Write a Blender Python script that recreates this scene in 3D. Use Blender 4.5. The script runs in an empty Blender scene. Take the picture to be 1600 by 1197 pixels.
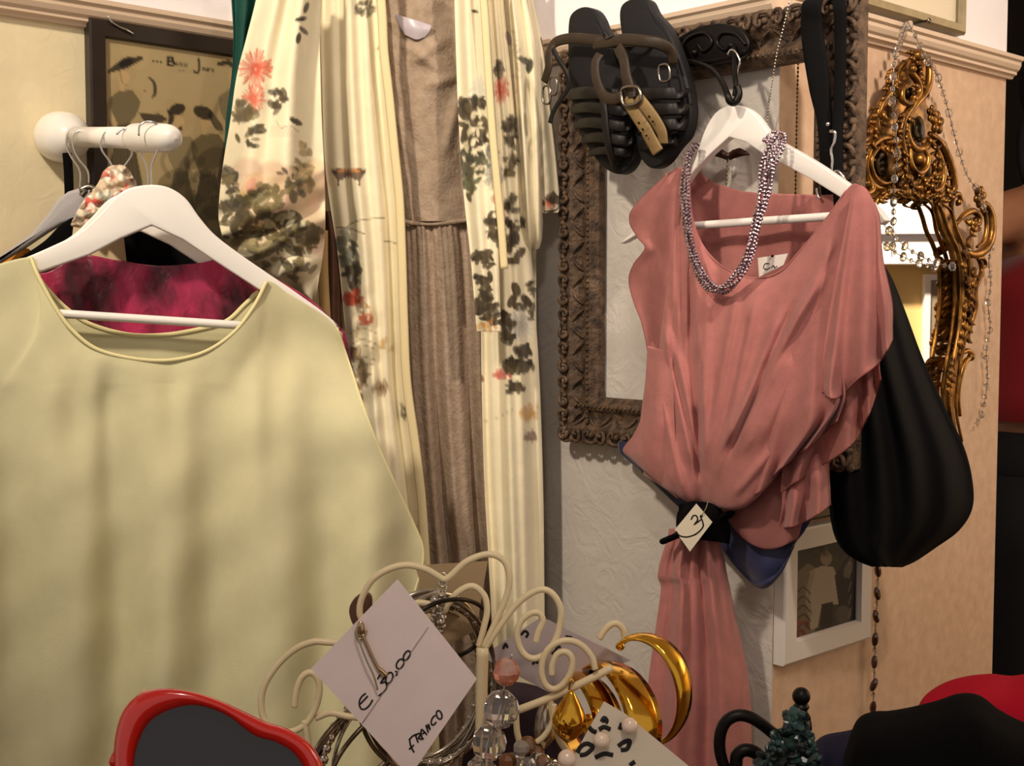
import bpy, bmesh, math, random
import numpy as np
from mathutils import Vector, Matrix
random.seed(7)
RNG = np.random.default_rng(7)
SC = bpy.context.scene
COL = SC.collection

# ---------------------------------------------------------------- camera
F = 2000.0
EYE = np.array([0.0, 0.0, 1.2])
TILT = math.atan(123.5 / F)
cam_d = bpy.data.cameras.new('camera'); cam = bpy.data.objects.new('camera', cam_d); COL.objects.link(cam)
cam_d.sensor_width = 36.0; cam_d.lens = 36.0 * F / 1600.0
cam_d.clip_start = 0.05
cam.location = EYE; cam.rotation_euler = (math.pi / 2 - TILT, 0, 0)
SC.camera = cam
SC.view_settings.view_transform = 'Standard'; SC.view_settings.look = 'None'
SC.view_settings.gamma = 1.0; SC.view_settings.use_curve_mapping = False
SC.view_settings.exposure = 0.75

# ---------------------------------------------------------------- world
w = bpy.data.worlds.new('world'); SC.world = w; w.use_nodes = True
w.node_tree.nodes['Background'].inputs[0].default_value = (1.0, 0.89, 0.78, 1)
w.node_tree.nodes['Background'].inputs[1].default_value = 0.30

# ---------------------------------------------------------------- ceiling spots of the shop and added fill lamps
def lamp(name, kind, loc, target, power, color, size=0.1, spot=None, blend=0.6):
    d = bpy.data.lights.new(name, kind); d.energy = power; d.color = color
    if kind == 'AREA': d.shape = 'DISK'; d.size = size
    else: d.shadow_soft_size = size
    if kind == 'SPOT': d.spot_size = math.radians(spot); d.spot_blend = blend
    o = bpy.data.objects.new(name, d); COL.objects.link(o); o.location = loc
    o.rotation_euler = (Vector(target) - Vector(loc)).to_track_quat('-Z', 'Y').to_euler()
    return o
lamp('ceiling_or_fill_spot', 'SPOT', (-0.85, 0.50, 2.42), (-0.25, 1.75, 1.46), 66, (1.0, 0.87, 0.69), 0.06, 62, 1.0)
lamp('ceiling_or_fill_spot', 'SPOT', (0.85, 0.35, 2.45), (0.42, 1.75, 1.58), 66, (1.0, 0.84, 0.70), 0.06, 50, 1.0)
lamp('ceiling_or_fill_spot', 'SPOT', (2.0, 1.6, 2.45), (3.2, 2.3, 1.3), 260, (1.0, 0.88, 0.70), 0.08, 120, 1.0)  # added lamp, brightens the end wall seen in the mirror
lamp('ceiling_or_fill_spot', 'SPOT', (-0.15, 0.05, 2.45), (0.1, 1.7, 1.2), 14, (1.0, 0.88, 0.78), 0.12, 80, 1.0)  # added frontal fill from the camera side
lamp('ceiling_or_fill_spot', 'SPOT', (0.12, -0.25, 2.35), (0.0, .68, 1.02), 17, (1.0, 0.86, 0.74), 0.08, 44, 1.0)  # added fill aimed at the foreground jewellery
# ---------------------------------------------------------------- geometry helpers
ct, st = math.cos(TILT), math.sin(TILT)
def ray(px, py):
    a = (px - 800.0) / F; b = (598.5 - py) / F
    return np.array([a, ct + b * st, -st + b * ct])
def P(px, py, Y):
    d = ray(px, py); return EYE + d * (Y / d[1])
def proj(p):
    q = np.asarray(p) - EYE
    fwd = q[..., 1] * ct - q[..., 2] * st; up = q[..., 1] * st + q[..., 2] * ct
    return 800 + F * q[..., 0] / fwd, 598.5 - F * up / fwd
class Plane:                                   # a vertical plane: origin, horizontal direction, normal to the camera side
    def __init__(s, o, d):
        s.o = np.array([o[0], o[1], 0.0]); s.d = np.array([d[0], d[1], 0.0]); s.d /= np.linalg.norm(s.d)
        n = np.array([s.d[1], -s.d[0], 0.0])
        s.n = n if n.dot(EYE - s.o) > 0 else -n
    def hit(s, px, py, off=0.0):
        r = ray(px, py); t = (s.o + s.n * off - EYE).dot(s.n) / r.dot(s.n)
        return EYE + r * t
    def at(s, u, z, off=0.0):
        p = s.o + s.d * u + s.n * off; p[2] = z; return p
    def uz(s, px, py, off=0.0):
        p = s.hit(px, py, off); return (p - s.o).dot(s.d), p[2]
C0 = np.array([-0.165, 2.2]); LD = np.array([.732, .681]); CD = np.array([.681, -.732])
K0 = C0 + CD * .744
WL = Plane(C0, LD); WC = Plane(C0, CD); WR = Plane(K0, LD)

def norm(v):
    v = np.asarray(v, float); return v / max(np.linalg.norm(v), 1e-9)
def cr(pts, n, closed=False):                  # Catmull-Rom resampling (centripetal-ish by chord length)
    p = np.asarray(pts, float)
    if len(p) == 2 and not closed:
        t = np.linspace(0, 1, n)[:, None]; return p[0] * (1 - t) + p[1] * t
    if closed: q = np.vstack([p[-1], p, p[0], p[1]]); m = len(p)
    else: q = np.vstack([2 * p[0] - p[1], p, 2 * p[-1] - p[-2]]); m = len(p) - 1
    t = np.linspace(0, m, n, endpoint=not closed); i = np.minimum(t.astype(int), m - 1); f = (t - i)[:, None]
    a, b, c, d = q[i], q[i + 1], q[i + 2], q[i + 3]
    return .5 * (2 * b + (c - a) * f + (2 * a - 5 * b + 4 * c - d) * f ** 2 + (3 * b - a - 3 * c + d) * f ** 3)
class MB:
    def __init__(s): s.v = []; s.f = []; s.m = []; s.n = 0
    def add(s, v, f, mi=0):
        v = np.asarray(v, float).reshape(-1, 3); s.v.append(v)
        s.f += [tuple(int(i) + s.n for i in q) for q in f]; s.m += [mi] * len(f); s.n += len(v); return s
    def build(s, name, mats, parent=None, smooth=True, bevel=0, solid=0, sub=0, fix=True):
        me = bpy.data.meshes.new(name); me.from_pydata(np.vstack(s.v).tolist(), [], s.f)
        if not isinstance(mats, (list, tuple)): mats = [mats]
        for m in mats: me.materials.append(m)
        me.polygons.foreach_set('material_index', s.m)
        if fix:
            bm = bmesh.new(); bm.from_mesh(me); bmesh.ops.recalc_face_normals(bm, faces=bm.faces); bm.to_mesh(me); bm.free()
        me.polygons.foreach_set('use_smooth', [smooth] * len(me.polygons))
        o = bpy.data.objects.new(name, me); COL.objects.link(o)
        if parent is not None: setp(o, parent)
        if bevel:
            b = o.modifiers.new('bevel', 'BEVEL'); b.width = bevel; b.segments = 3; b.limit_method = 'ANGLE'; b.angle_limit = .6
        if sub: q = o.modifiers.new('sub', 'SUBSURF'); q.levels = sub; q.render_levels = sub
        if solid: q = o.modifiers.new('solid', 'SOLIDIFY'); q.thickness = solid; q.offset = 0
        return o
def setp(o, parent):
    bpy.context.view_layer.update()
    o.parent = parent; o.matrix_parent_inverse = Matrix.Translation(parent.location).inverted()
def tag(o, label, cat, group=None, kind=None):
    o['label'] = label; o['category'] = cat
    if group: o['group'] = group
    if kind: o['kind'] = kind
    return o
def thing(name, loc, label, cat, group=None):
    o = bpy.data.objects.new(name, None); COL.objects.link(o); o.location = [float(x) for x in loc]; o.empty_display_size = .02
    return tag(o, label, cat, group)
def struct(o): o['kind'] = 'structure'; return o

def frames(p, closed=False, nrm=None):
    n = len(p); T = np.empty_like(p)
    if closed: T = np.roll(p, -1, 0) - np.roll(p, 1, 0)
    else: T[1:-1] = p[2:] - p[:-2]; T[0] = p[1] - p[0]; T[-1] = p[-1] - p[-2]
    T /= np.maximum(np.linalg.norm(T, axis=1), 1e-9)[:, None]
    A = np.empty_like(p)
    if nrm is not None:
        for i in range(n):
            a = np.cross(T[i], nrm); A[i] = norm(a) if np.linalg.norm(a) > 1e-4 else (A[i - 1] if i else np.array([1., 0, 0]))
    else:
        u = np.array([0, 0, 1.]) if abs(T[0][2]) < .9 else np.array([1., 0, 0])
        a = norm(np.cross(T[0], u))
        for i in range(n):
            a = a - T[i] * a.dot(T[i]); a = norm(a); A[i] = a
    return T, A, np.cross(T, A)
def tube(mb, pts, r, seg=8, n=None, closed=False, nrm=None, thick=None, mi=0, raw=False):
    p = np.asarray(pts, float) if raw else cr(pts, n or max(8, len(pts) * 6), closed)
    m = len(p); T, A, B = frames(p, closed, nrm)
    r = np.asarray(r, float)
    R = np.full(m, float(r)) if r.ndim == 0 else np.interp(np.linspace(0, 1, m), np.linspace(0, 1, len(r)), r)
    H = R if thick is None else (np.full(m, float(thick)) if np.ndim(thick) == 0 else np.interp(np.linspace(0, 1, m), np.linspace(0, 1, len(thick)), thick))
    a = np.linspace(0, 2 * math.pi, seg, endpoint=False)
    V = p[:, None] + A[:, None] * (R[:, None] * np.cos(a))[..., None] + B[:, None] * (H[:, None] * np.sin(a))[..., None]
    f = []
    for i in range(m if closed else m - 1):
        j = (i + 1) % m
        for k in range(seg):
            l = (k + 1) % seg; f.append((i * seg + k, i * seg + l, j * seg + l, j * seg + k))
    if not closed: f.append(tuple(range(seg - 1, -1, -1))); f.append(tuple(range((m - 1) * seg, m * seg)))
    mb.add(V, f, mi); return mb
def ellip(mb, c, ax, nu=12, nv=8, mi=0):       # ax: three axis vectors
    ax = np.asarray(ax, float); V = [c + ax[2]]
    for i in range(1, nv):
        t = math.pi * i / nv
        for k in range(nu):
            p = 2 * math.pi * k / nu; V.append(c + ax[0] * math.sin(t) * math.cos(p) + ax[1] * math.sin(t) * math.sin(p) + ax[2] * math.cos(t))
    V.append(c - ax[2]); f = [(0, 1 + k, 1 + (k + 1) % nu) for k in range(nu)]
    for i in range(nv - 2):
        for k in range(nu):
            a = 1 + i * nu; b = a + nu; l = (k + 1) % nu; f.append((a + k, b + k, b + l, a + l))
    a = 1 + (nv - 2) * nu; f += [(a + k, len(V) - 1, a + (k + 1) % nu) for k in range(nu)]
    mb.add(V, f, mi); return mb
def ball(mb, c, r, nu=14, nv=10, mi=0): return ellip(mb, np.asarray(c, float), np.eye(3) * r, nu, nv, mi)
def prism(mb, poly3, back, mi=0):              # closed outline pushed back by a vector
    a = np.asarray(poly3, float); n = len(a); V = np.vstack([a, a + np.asarray(back)])
    f = [tuple(range(n)), tuple(range(2 * n - 1, n - 1, -1))] + [(i, (i + 1) % n, n + (i + 1) % n, n + i) for i in range(n)]
    mb.add(V, f, mi); return mb
def boxp(mb, o, a, b, c, mi=0):
    o, a, b, c = (np.asarray(x, float) for x in (o, a, b, c)); return prism(mb, [o, o + a, o + a + b, o + b], c, mi)
def lathe(mb, o, axis, prof, seg=24, mi=0):    # prof: (distance along axis, radius)
    axis = norm(axis); u = norm(np.cross(axis, [0, 0, 1.] if abs(axis[2]) < .9 else [1., 0, 0])); w2 = np.cross(axis, u)
    V = []; m = len(prof)
    for (t, r) in prof:
        for k in range(seg):
            a = 2 * math.pi * k / seg; V.append(np.asarray(o) + axis * t + (u * math.cos(a) + w2 * math.sin(a)) * max(r, 1e-5))
    f = [(i * seg + k, i * seg + (k + 1) % seg, (i + 1) * seg + (k + 1) % seg, (i + 1) * seg + k) for i in range(m - 1) for k in range(seg)]
    f += [tuple(range(seg)), tuple(range((m - 1) * seg, m * seg))]
    mb.add(V, f, mi); return mb
def lathe_s(mb, o, axis, prof, n=40, seg=28, mi=0): return lathe(mb, o, axis, cr(prof, n), seg, mi)

# cloth: rows of (pixel x, pixel y, distance Y) control points -> dense surface
def net(rows, nu, nv):
    R = np.array([cr(r, nu) for r in rows]); return np.transpose(np.array([cr(R[:, i], nv) for i in range(nu)]), (1, 0, 2))
def rows_lr(rows):                             # [(y, xl, xr, Y)] or [((xl,yl),(xr,yr),Y[,bulge])] -> 5 control columns
    out = []
    for q in rows:
        if len(q) == 4 and np.ndim(q[1]) == 0: y, xl, xr, Y = q; l, r = (xl, y), (xr, y); bl = 0
        else: l, r, Y = q[:3]; bl = q[3] if len(q) > 3 else 0
        Yl, Yr = (Y if np.ndim(Y) else (Y, Y))
        out.append([(l[0] + (r[0] - l[0]) * t, l[1] + (r[1] - l[1]) * t, Yl + (Yr - Yl) * t - bl * (1 - (2 * t - 1) ** 2)) for t in (0, .25, .5, .75, 1)])
    return out
def cloth(name, rows, nu, nv, mat, parent=None, fold=None, solid=.0012, canvas=None, sub=0, back=0.0):
    G = net(rows, nu, nv); u = np.linspace(0, 1, nu)[None, :]; v = np.linspace(0, 1, nv)[:, None]
    X, Yp, D = G[..., 0], G[..., 1], G[..., 2].copy()
    if fold is not None: D = D + fold(u, v, X, Yp)
    a = (X - 800) / F; b = (598.5 - Yp) / F
    dy = ct + b * st; V = np.stack([a / dy * D, D, 1.2 + (-st + b * ct) / dy * D], -1)
    f = [(i * nu + k, i * nu + k + 1, (i + 1) * nu + k + 1, (i + 1) * nu + k) for i in range(nv - 1) for k in range(nu - 1)]
    global GRID; GRID = V
    mb = MB().add(V, f); o = mb.build(name, mat, parent, True, fix=False)
    if canvas is not None: paint(o, canvas.sample(X.ravel(), Yp.ravel()))
    if sub: q = o.modifiers.new('sub', 'SUBSURF'); q.levels = sub; q.render_levels = sub
    if solid: q = o.modifiers.new('solid', 'SOLIDIFY'); q.thickness = solid; q.offset = 0
    return o
def hem(parent, mtl, G, sl, r=.0009):
    m = MB(); tube(m, G[sl], r, 6, raw=True); return m.build('hem', mtl, parent)
def paint(o, rgb):
    c = np.concatenate([rgb, np.ones((len(rgb), 1))], 1).astype(np.float32)
    at = o.data.color_attributes.new('Print', 'FLOAT_COLOR', 'POINT'); at.data.foreach_set('color', c.ravel())
def wob(x, s, k=3):                            # smooth 1-D pseudo noise
    r = np.random.default_rng(s); y = 0
    for i in range(1, k + 1): y = y + np.sin(x * i * (1 + .3 * r.random()) + r.random() * 6.28) / i
    return y

# ---------------------------------------------------------------- colours and printed cloth
def lin(h):
    if isinstance(h, str): h = [int(h[i:i + 2], 16) for i in (0, 2, 4)]
    c = np.asarray(h, float) / 255; return np.where(c <= .04045, c / 12.92, ((c + .055) / 1.055) ** 2.4)
class Canvas:                                  # a printed pattern, drawn once in code and stored on the cloth's vertices
    def __init__(s, x0, y0, x1, y1, base, res=1.0):
        s.x0, s.y0, s.r = x0, y0, res; s.w = int((x1 - x0) * res); s.h = int((y1 - y0) * res)
        s.a = np.ones((s.h, s.w, 3)) * lin(base); yy, xx = np.mgrid[0:s.h, 0:s.w]; s.X = xx / res + x0; s.Y = yy / res + y0
    def _box(s, xa, ya, xb, yb):
        i0 = max(0, int((ya - s.y0) * s.r) - 2); i1 = min(s.h, int((yb - s.y0) * s.r) + 3); j0 = max(0, int((xa - s.x0) * s.r) - 2); j1 = min(s.w, int((xb - s.x0) * s.r) + 3)
        return (slice(i0, i1), slice(j0, j1)) if i1 > i0 and j1 > j0 else None
    def mix(s, bx, m, col, al):
        m = np.clip(m, 0, 1)[..., None] * al; s.a[bx] = s.a[bx] * (1 - m) + lin(col) * m
    def ell(s, x, y, rx, ry, col, ang=0, al=1, soft=1.0):
        R = max(rx, ry); bx = s._box(x - R, y - R, x + R, y + R)
        if bx is None: return
        c, n = math.cos(ang), math.sin(ang); dx = s.X[bx] - x; dy = s.Y[bx] - y
        d = np.sqrt(((dx * c + dy * n) / rx) ** 2 + ((-dx * n + dy * c) / ry) ** 2)
        s.mix(bx, (1 - d) * min(rx, ry) / soft + .5, col, al)
    def line(s, pts, wd, col, al=1, n=None):
        p = cr(pts, n or max(2, len(pts) * 5)); r = wd / 2 if np.ndim(wd) == 0 else None
        bx = s._box(p[:, 0].min() - 8, p[:, 1].min() - 8, p[:, 0].max() + 8, p[:, 1].max() + 8)
        if bx is None: return
        X, Y = s.X[bx], s.Y[bx]; best = np.full(X.shape, -9.)
        for i in range(len(p) - 1):
            d = p[i + 1] - p[i]; L = d.dot(d) + 1e-9; t = np.clip(((X - p[i][0]) * d[0] + (Y - p[i][1]) * d[1]) / L, 0, 1)
            q = np.hypot(X - p[i][0] - t * d[0], Y - p[i][1] - t * d[1])
            rr = r if r is not None else np.interp(i / len(p), np.linspace(0, 1, len(wd)), wd) / 2
            best = np.maximum(best, rr - q)
        s.mix(bx, best + .5, col, al)
    def poly(s, pts, col, al=1):
        p = np.asarray(pts, float); bx = s._box(p[:, 0].min(), p[:, 1].min(), p[:, 0].max(), p[:, 1].max())
        if bx is None: return
        X, Y = s.X[bx], s.Y[bx]; ins = np.zeros(X.shape, bool)
        for i in range(len(p)):
            (x1, y1), (x2, y2) = p[i], p[(i + 1) % len(p)]
            if y1 == y2: continue
            ins ^= ((y1 > Y) != (y2 > Y)) & (X < (x2 - x1) * (Y - y1) / (y2 - y1) + x1)
        s.mix(bx, ins.astype(float), col, al)
    def leaf(s, x, y, L, ang, col, wd=.42, al=1): s.ell(x, y, L, L * wd, col, ang, al)
    def leaves(s, x, y, rx, ry, n, L, cols, al=.9, seed=0, ang=0):
        r = random.Random(seed); c, q = math.cos(ang), math.sin(ang)
        for i in range(n):
            a = r.random() * 6.28; d = math.sqrt(r.random()); dx, dy = rx * d * math.cos(a), ry * d * math.sin(a)
            s.leaf(x + dx * c - dy * q, y + dx * q + dy * c, L * r.uniform(.5, 1.2), r.random() * 3.14, r.choice(cols), r.uniform(.35, .65), min(1, al * r.uniform(.85, 1.1)))
    def mum(s, x, y, r, col, n=26, seed=0, sx=1.0, al=.9):
        q = random.Random(seed)
        for i in range(n):
            a = 6.283 * i / n + q.uniform(-.1, .1); rr = r * q.uniform(.7, 1.05)
            s.line([(x + math.cos(a) * r * .15 * sx, y + math.sin(a) * r * .15), (x + math.cos(a) * rr * sx, y + math.sin(a) * rr)], max(1.5, r * .12), col, al * q.uniform(.5, 1), 3)
        s.ell(x, y, r * .3 * sx, r * .3, col, 0, al * .7)
    def sample(s, px, py):
        x = np.clip((px - s.x0) * s.r, 0, s.w - 1.001); y = np.clip((py - s.y0) * s.r, 0, s.h - 1.001)
        i = y.astype(int); j = x.astype(int); fy = (y - i)[:, None]; fx = (x - j)[:, None]; a = s.a
        return (a[i, j] * (1 - fx) + a[i, j + 1] * fx) * (1 - fy) + (a[i + 1, j] * (1 - fx) + a[i + 1, j + 1] * fx) * fy

# ---------------------------------------------------------------- materials
def N(nt, typ, **kw):
    n = nt.nodes.new(typ)
    for k, v in kw.items(): setattr(n, k, v)
    return n
def mat(name, col, rough=.6, metal=0, spec=.4, var=0, vscale=40, col2=None, bump=0, bscale=200, bdist=.001, coat=0, trans=0, sheen=0,
        translucent=0, attr=False, stretch=None, aniso=0, ior=1.45, alpha=1, tex='NOISE', lo=.35, hi=.65, detail=4, dist=0):
    m = bpy.data.materials.new(name); m.use_nodes = True; nt = m.node_tree; b = nt.nodes['Principled BSDF']; L = nt.links.new
    b.inputs['Base Color'].default_value = (*lin(col), 1); b.inputs['Roughness'].default_value = rough; b.inputs['Metallic'].default_value = metal
    b.inputs['Specular IOR Level'].default_value = spec; b.inputs['Coat Weight'].default_value = coat; b.inputs['Transmission Weight'].default_value = trans
    b.inputs['Sheen Weight'].default_value = sheen; b.inputs['IOR'].default_value = ior; b.inputs['Alpha'].default_value = alpha
    src = None; tc = N(nt, 'ShaderNodeTexCoord'); vec = tc.outputs['Object']
    if stretch: mp = N(nt, 'ShaderNodeMapping'); mp.inputs['Scale'].default_value = stretch; L(vec, mp.inputs[0]); vec = mp.outputs[0]
    if attr:
        a = N(nt, 'ShaderNodeAttribute', attribute_name='Print'); src = a.outputs['Color']
    if col2 or var:
        t = N(nt, 'ShaderNodeTexNoise'); t.inputs['Scale'].default_value = vscale; t.inputs['Detail'].default_value = detail; L(vec, t.inputs['Vector'])
        rmp = N(nt, 'ShaderNodeValToRGB'); e = rmp.color_ramp.elements; e[0].position = lo; e[1].position = hi
        c1 = lin(col); c2 = lin(col2) if col2 else c1 * (1 - var)
        if attr: e[0].color = (1, 1, 1, 1); e[1].color = (1 - var,) * 3 + (1,)
        else: e[0].color = (*c1, 1); e[1].color = (*c2, 1)
        L(t.outputs['Fac'], rmp.inputs[0])
        if attr:
            mx = N(nt, 'ShaderNodeMix', data_type='RGBA', blend_type='MULTIPLY'); mx.inputs[0].default_value = 1
            L(src, mx.inputs[6]); L(rmp.outputs[0], mx.inputs[7]); src = mx.outputs[2]
        else: src = rmp.outputs[0]
    if src: L(src, b.inputs['Base Color'])
    if bump:
        t = N(nt, 'ShaderNodeTexVoronoi' if tex == 'VORONOI' else ('ShaderNodeTexWave' if tex == 'WAVE' else 'ShaderNodeTexNoise'))
        t.inputs['Scale'].default_value = bscale; L(vec, t.inputs['Vector'])
        if tex == 'NOISE': t.inputs['Detail'].default_value = 3; t.inputs['Distortion'].default_value = dist
        if tex == 'WAVE': t.inputs['Distortion'].default_value = 6; t.inputs['Detail'].default_value = 2
        bp = N(nt, 'ShaderNodeBump'); bp.inputs['Strength'].default_value = bump; bp.inputs['Distance'].default_value = bdist
        L(t.outputs[0], bp.inputs['Height']); L(bp.outputs[0], b.inputs['Normal'])
    if translucent:
        tr = N(nt, 'ShaderNodeBsdfTranslucent'); tr.inputs[0].default_value = (*lin(col), 1)
        if src: L(src, tr.inputs[0])
        ms = N(nt, 'ShaderNodeMixShader'); ms.inputs[0].default_value = translucent
        L(b.outputs[0], ms.inputs[1]); L(tr.outputs[0], ms.inputs[2]); L(ms.outputs[0], nt.nodes['Material Output'].inputs[0])
    return m
M = {}
M['white_paint'] = mat('white_paint', 'f6f1f4', .7, bump=.15, bscale=60)
M['trim'] = mat('trim_paint', 'd8bfa6', .55, bump=.1, bscale=80)
M['paper_l'] = mat('wallpaper_warm', 'ecdcb6', .8, var=.10, vscale=14, bump=.35, bscale=22, bdist=.002, dist=2.5)
M['paper_c'] = mat('wallpaper_embossed', 'cfc6be', .7, var=.08, vscale=12, bump=.7, bscale=17, bdist=.003, dist=3.5)
M['paper_r'] = mat('wallpaper_mottled', 'dab99c', .8, col2='cba88a', vscale=55, bump=.25, bscale=120, bdist=.001, lo=.3, hi=.7)
M['floor'] = mat('floor_boards', '5a4030', .5, var=.3, vscale=6, stretch=(1, 8, 1))
M['ceil'] = mat('ceiling_paint', 'e8e0d8', .8)
M['dark'] = mat('dark_room', '1a1412', .9, var=.4, vscale=2)  # near-black colour stands in for the unlit room beyond
M['counter'] = mat('counter_wood', '6a4a34', .5, var=.3, vscale=5, stretch=(1, 9, 1))
M['white_wood'] = mat('white_lacquer', 'f0eae4', .35, spec=.5)
M['porcelain'] = mat('porcelain', 'eae4dc', .25, spec=.6, var=.08, vscale=20)
M['steel'] = mat('polished_steel', 'd8d4d0', .18, 1)
M['dsteel'] = mat('dark_steel', '8b8378', .25, 1)
M['iron'] = mat('black_iron', '1d1916', .4, .6, var=.3, vscale=60)
M['black'] = mat('black_cloth', '060506', .95, spec=.12, bump=.3, bscale=300)
M['gold_frame'] = mat('gilded_carving', 'a8783a', .32, .85, col2='3c220c', vscale=45, bump=.4, bscale=90, bdist=.002, lo=.38, hi=.68)
M['gold'] = mat('polished_gold', 'e0a93c', .14, 1)
M['crystal'] = mat('cut_crystal', 'fbf6f2', .02, trans=.95, spec=.8, ior=1.5)
# ================================================================ the room
def wall(name, pl, u0, u1, z0, z1, zr, mats, thick=.10):
    mb = MB()
    for a, b, mi in ((z0, zr, 0), (zr, z1, 1)):
        boxp(mb, pl.at(u0, a), pl.d * (u1 - u0), [0, 0, b - a], -pl.n * thick, mi)
    return struct(mb.build(name, mats, None, False))
def rail(name, pl, u0, u1, z, h=.034):
    prof = [(0, 0), (.006, 0), (.008, .004), (.013, .006), (.013, .010), (.017, .013), (.02, .019), (.02, .024), (.024, .027), (.024, .033), (0, .034)]
    mb = MB(); k = h / .034
    a = [pl.at(u0, z + q[1] * k, q[0] * k) for q in prof]
    prism(mb, a, pl.d * (u1 - u0)); return struct(mb.build(name, M['trim'], None, False))
uR1, zR = WR.uz(1575, 110)
wall('wall_left', WL, -1.9, 0.0, 0, 2.6, 1.60, [M['paper_l'], M['white_paint']])
wall('wall_back', WC, 0.0, .7435, 0, 2.6, 1.585, [M['paper_c'], M['white_paint']])
wall('wall_right', WR, 0.001, uR1 - .006, 0, 2.6, 1.575, [M['paper_r'], M['white_paint']], .09)
rail('trim_1', WL, -1.9, -.002, WL.uz(250, 62)[1], .038)
rail('trim_2', WC, .0, .744, 1.560)
zr = WR.uz(1345, 66)[1]
rail('trim_3', WR, .0, uR1 + .004, zr, .034)
mb = MB(); boxp(mb, (-2.6, -1.2, -.05), (7, 0, 0), (0, 7.2, 0), (0, 0, .05)); struct(mb.build('floor', M['floor'], None, False))
mb = MB(); boxp(mb, (-2.6, -1.2, 2.6), (7, 0, 0), (0, 7.2, 0), (0, 0, .05)); struct(mb.build('ceiling', M['ceil'], None, False))
mb = MB(); boxp(mb, (-2.6, 5.0, 0), (7, 0, 0), (0, .1, 0), (0, 0, 2.6)); struct(mb.build('wall_far', M['dark'], None, False))
# what the mirror sees: the far end of the shop on the right
M['shop_wall'] = mat('yellow_paint', 'e0c283', .8)
M['door'] = mat('grey_door_paint', '9d8a78', .5)
def refl(px, py, X):
    p = WR.hit(px, py, .016); r = ray(px, py); r = r - 2 * r.dot(WR.n) * WR.n; return p + r * ((X - p[0]) / r[0])
XE = 3.3
mb = MB(); boxp(mb, (XE, -.6, 0), (.1, 0, 0), (0, 5.6, 0), (0, 0, 2.6)); struct(mb.build('wall_east', M['shop_wall'], None, False))
a = refl(1440, 412, XE - .15); z0 = a[2]
mb = MB(); boxp(mb, (XE - .15, .2, z0), (.15, 0, 0), (0, 3.6, 0), (0, 0, .75))
for dz in (.10, .24, .40): boxp(mb, (XE - .18, .2, z0 + dz), (.03, 0, 0), (0, 3.6, 0), (0, 0, .03))
struct(mb.build('trim_4', M['white_paint'], None, False))
d0 = refl(1440, 500, XE)[1]; d1 = refl(1449, 500, XE)[1]; zt = refl(1450, 438, XE)[2]
sg = 1 if d1 > d0 else -1
mb = MB(); boxp(mb, (XE, d0, 0), (-.04, 0, 0), (0, d1 - d0, 0), (0, 0, zt)); boxp(mb, (XE, d0, zt), (-.04, 0, 0), (0, sg * .95, 0), (0, 0, .02))
boxp(mb, (XE, d0 + sg * .88, 0), (-.04, 0, 0), (0, sg * .07, 0), (0, 0, zt)); struct(mb.build('trim_5', M['white_paint'], None, False))
mb = MB(); boxp(mb, (XE, d1, 0.01), (-.03, 0, 0), (0, d0 + sg * .88 - d1, 0), (0, 0, zt - .01)); struct(mb.build('door_1', M['door'], None, False))
# counter the jewellery stands on
ct_ = thing('counter', (0.1, .6, 0), 'wooden counter below the bottom edge of the picture carrying the jewellery', 'counter')
mb = MB(); boxp(mb, (-.75, .3, .745), (1.75, 0, 0), (0, .8, 0), (0, 0, .035)); mb.build('worktop', M['counter'], ct_, False, bevel=.004)
mb = MB(); boxp(mb, (-.70, .35, 0), (1.65, 0, 0), (0, .7, 0), (0, 0, .745)); mb.build('cabinet_body', M['counter'], ct_, False)
# ================================================================ left wall: poster, peg, hangers, garments
# ---- framed fashion poster
pw = {k: WL.uz(*q, .012) for k, q in dict(l=(137, 40), r=(560, 400)).items()}
uL = pw['l'][0]; uRr = pw['r'][0]; zT = WL.uz(200, 37, .014)[1]; zB = .84
poster = thing('framed_poster', WL.at((uL + uRr) / 2, zB), 'dark framed fashion poster with hatted ladies on the left wall behind the white peg', 'poster')
fwd = .0245
def frame_rect(mb, pl, ua, ub, za, zb, wd, prof, mi=0):
    """mitred picture frame: prof = (fraction across the moulding, height off the wall)"""
    n = len(prof); V = []
    for (u, z, su, sz) in ((ua, za, 1, 1), (ub, za, -1, 1), (ub, zb, -1, -1), (ua, zb, 1, -1)):
        for (t, h) in prof: V.append(pl.at(u + su * t * wd, z + sz * t * wd, h))
    f = []
    for i in range(4):
        j = (i + 1) % 4
        for k in range(n):
            l = (k + 1) % n; f.append((i * n + k, i * n + l, j * n + l, j * n + k))
    mb.add(V, f, mi); return mb
M['dark_frame'] = mat('dark_brown_frame', '2b211c', .32, spec=.5, var=.3, vscale=30)
frame_rect(MB(), WL, uL, uRr, zB, zT, fwd, [(0, .001), (0, .016), (.1, .019), (.9, .019), (1, .014), (1, .001)]).build('frame', M['dark_frame'], poster, False)
cv = Canvas(150, 40, 620, 720, 'a8946c')
cv.leaves(300, 300, 220, 300, 60, 40, ['ab9062', 'bda274', 'a1875c'], .25, 3)
ol, dk, sk = '4a4430', '1a1612', 'b89a6e'
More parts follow.
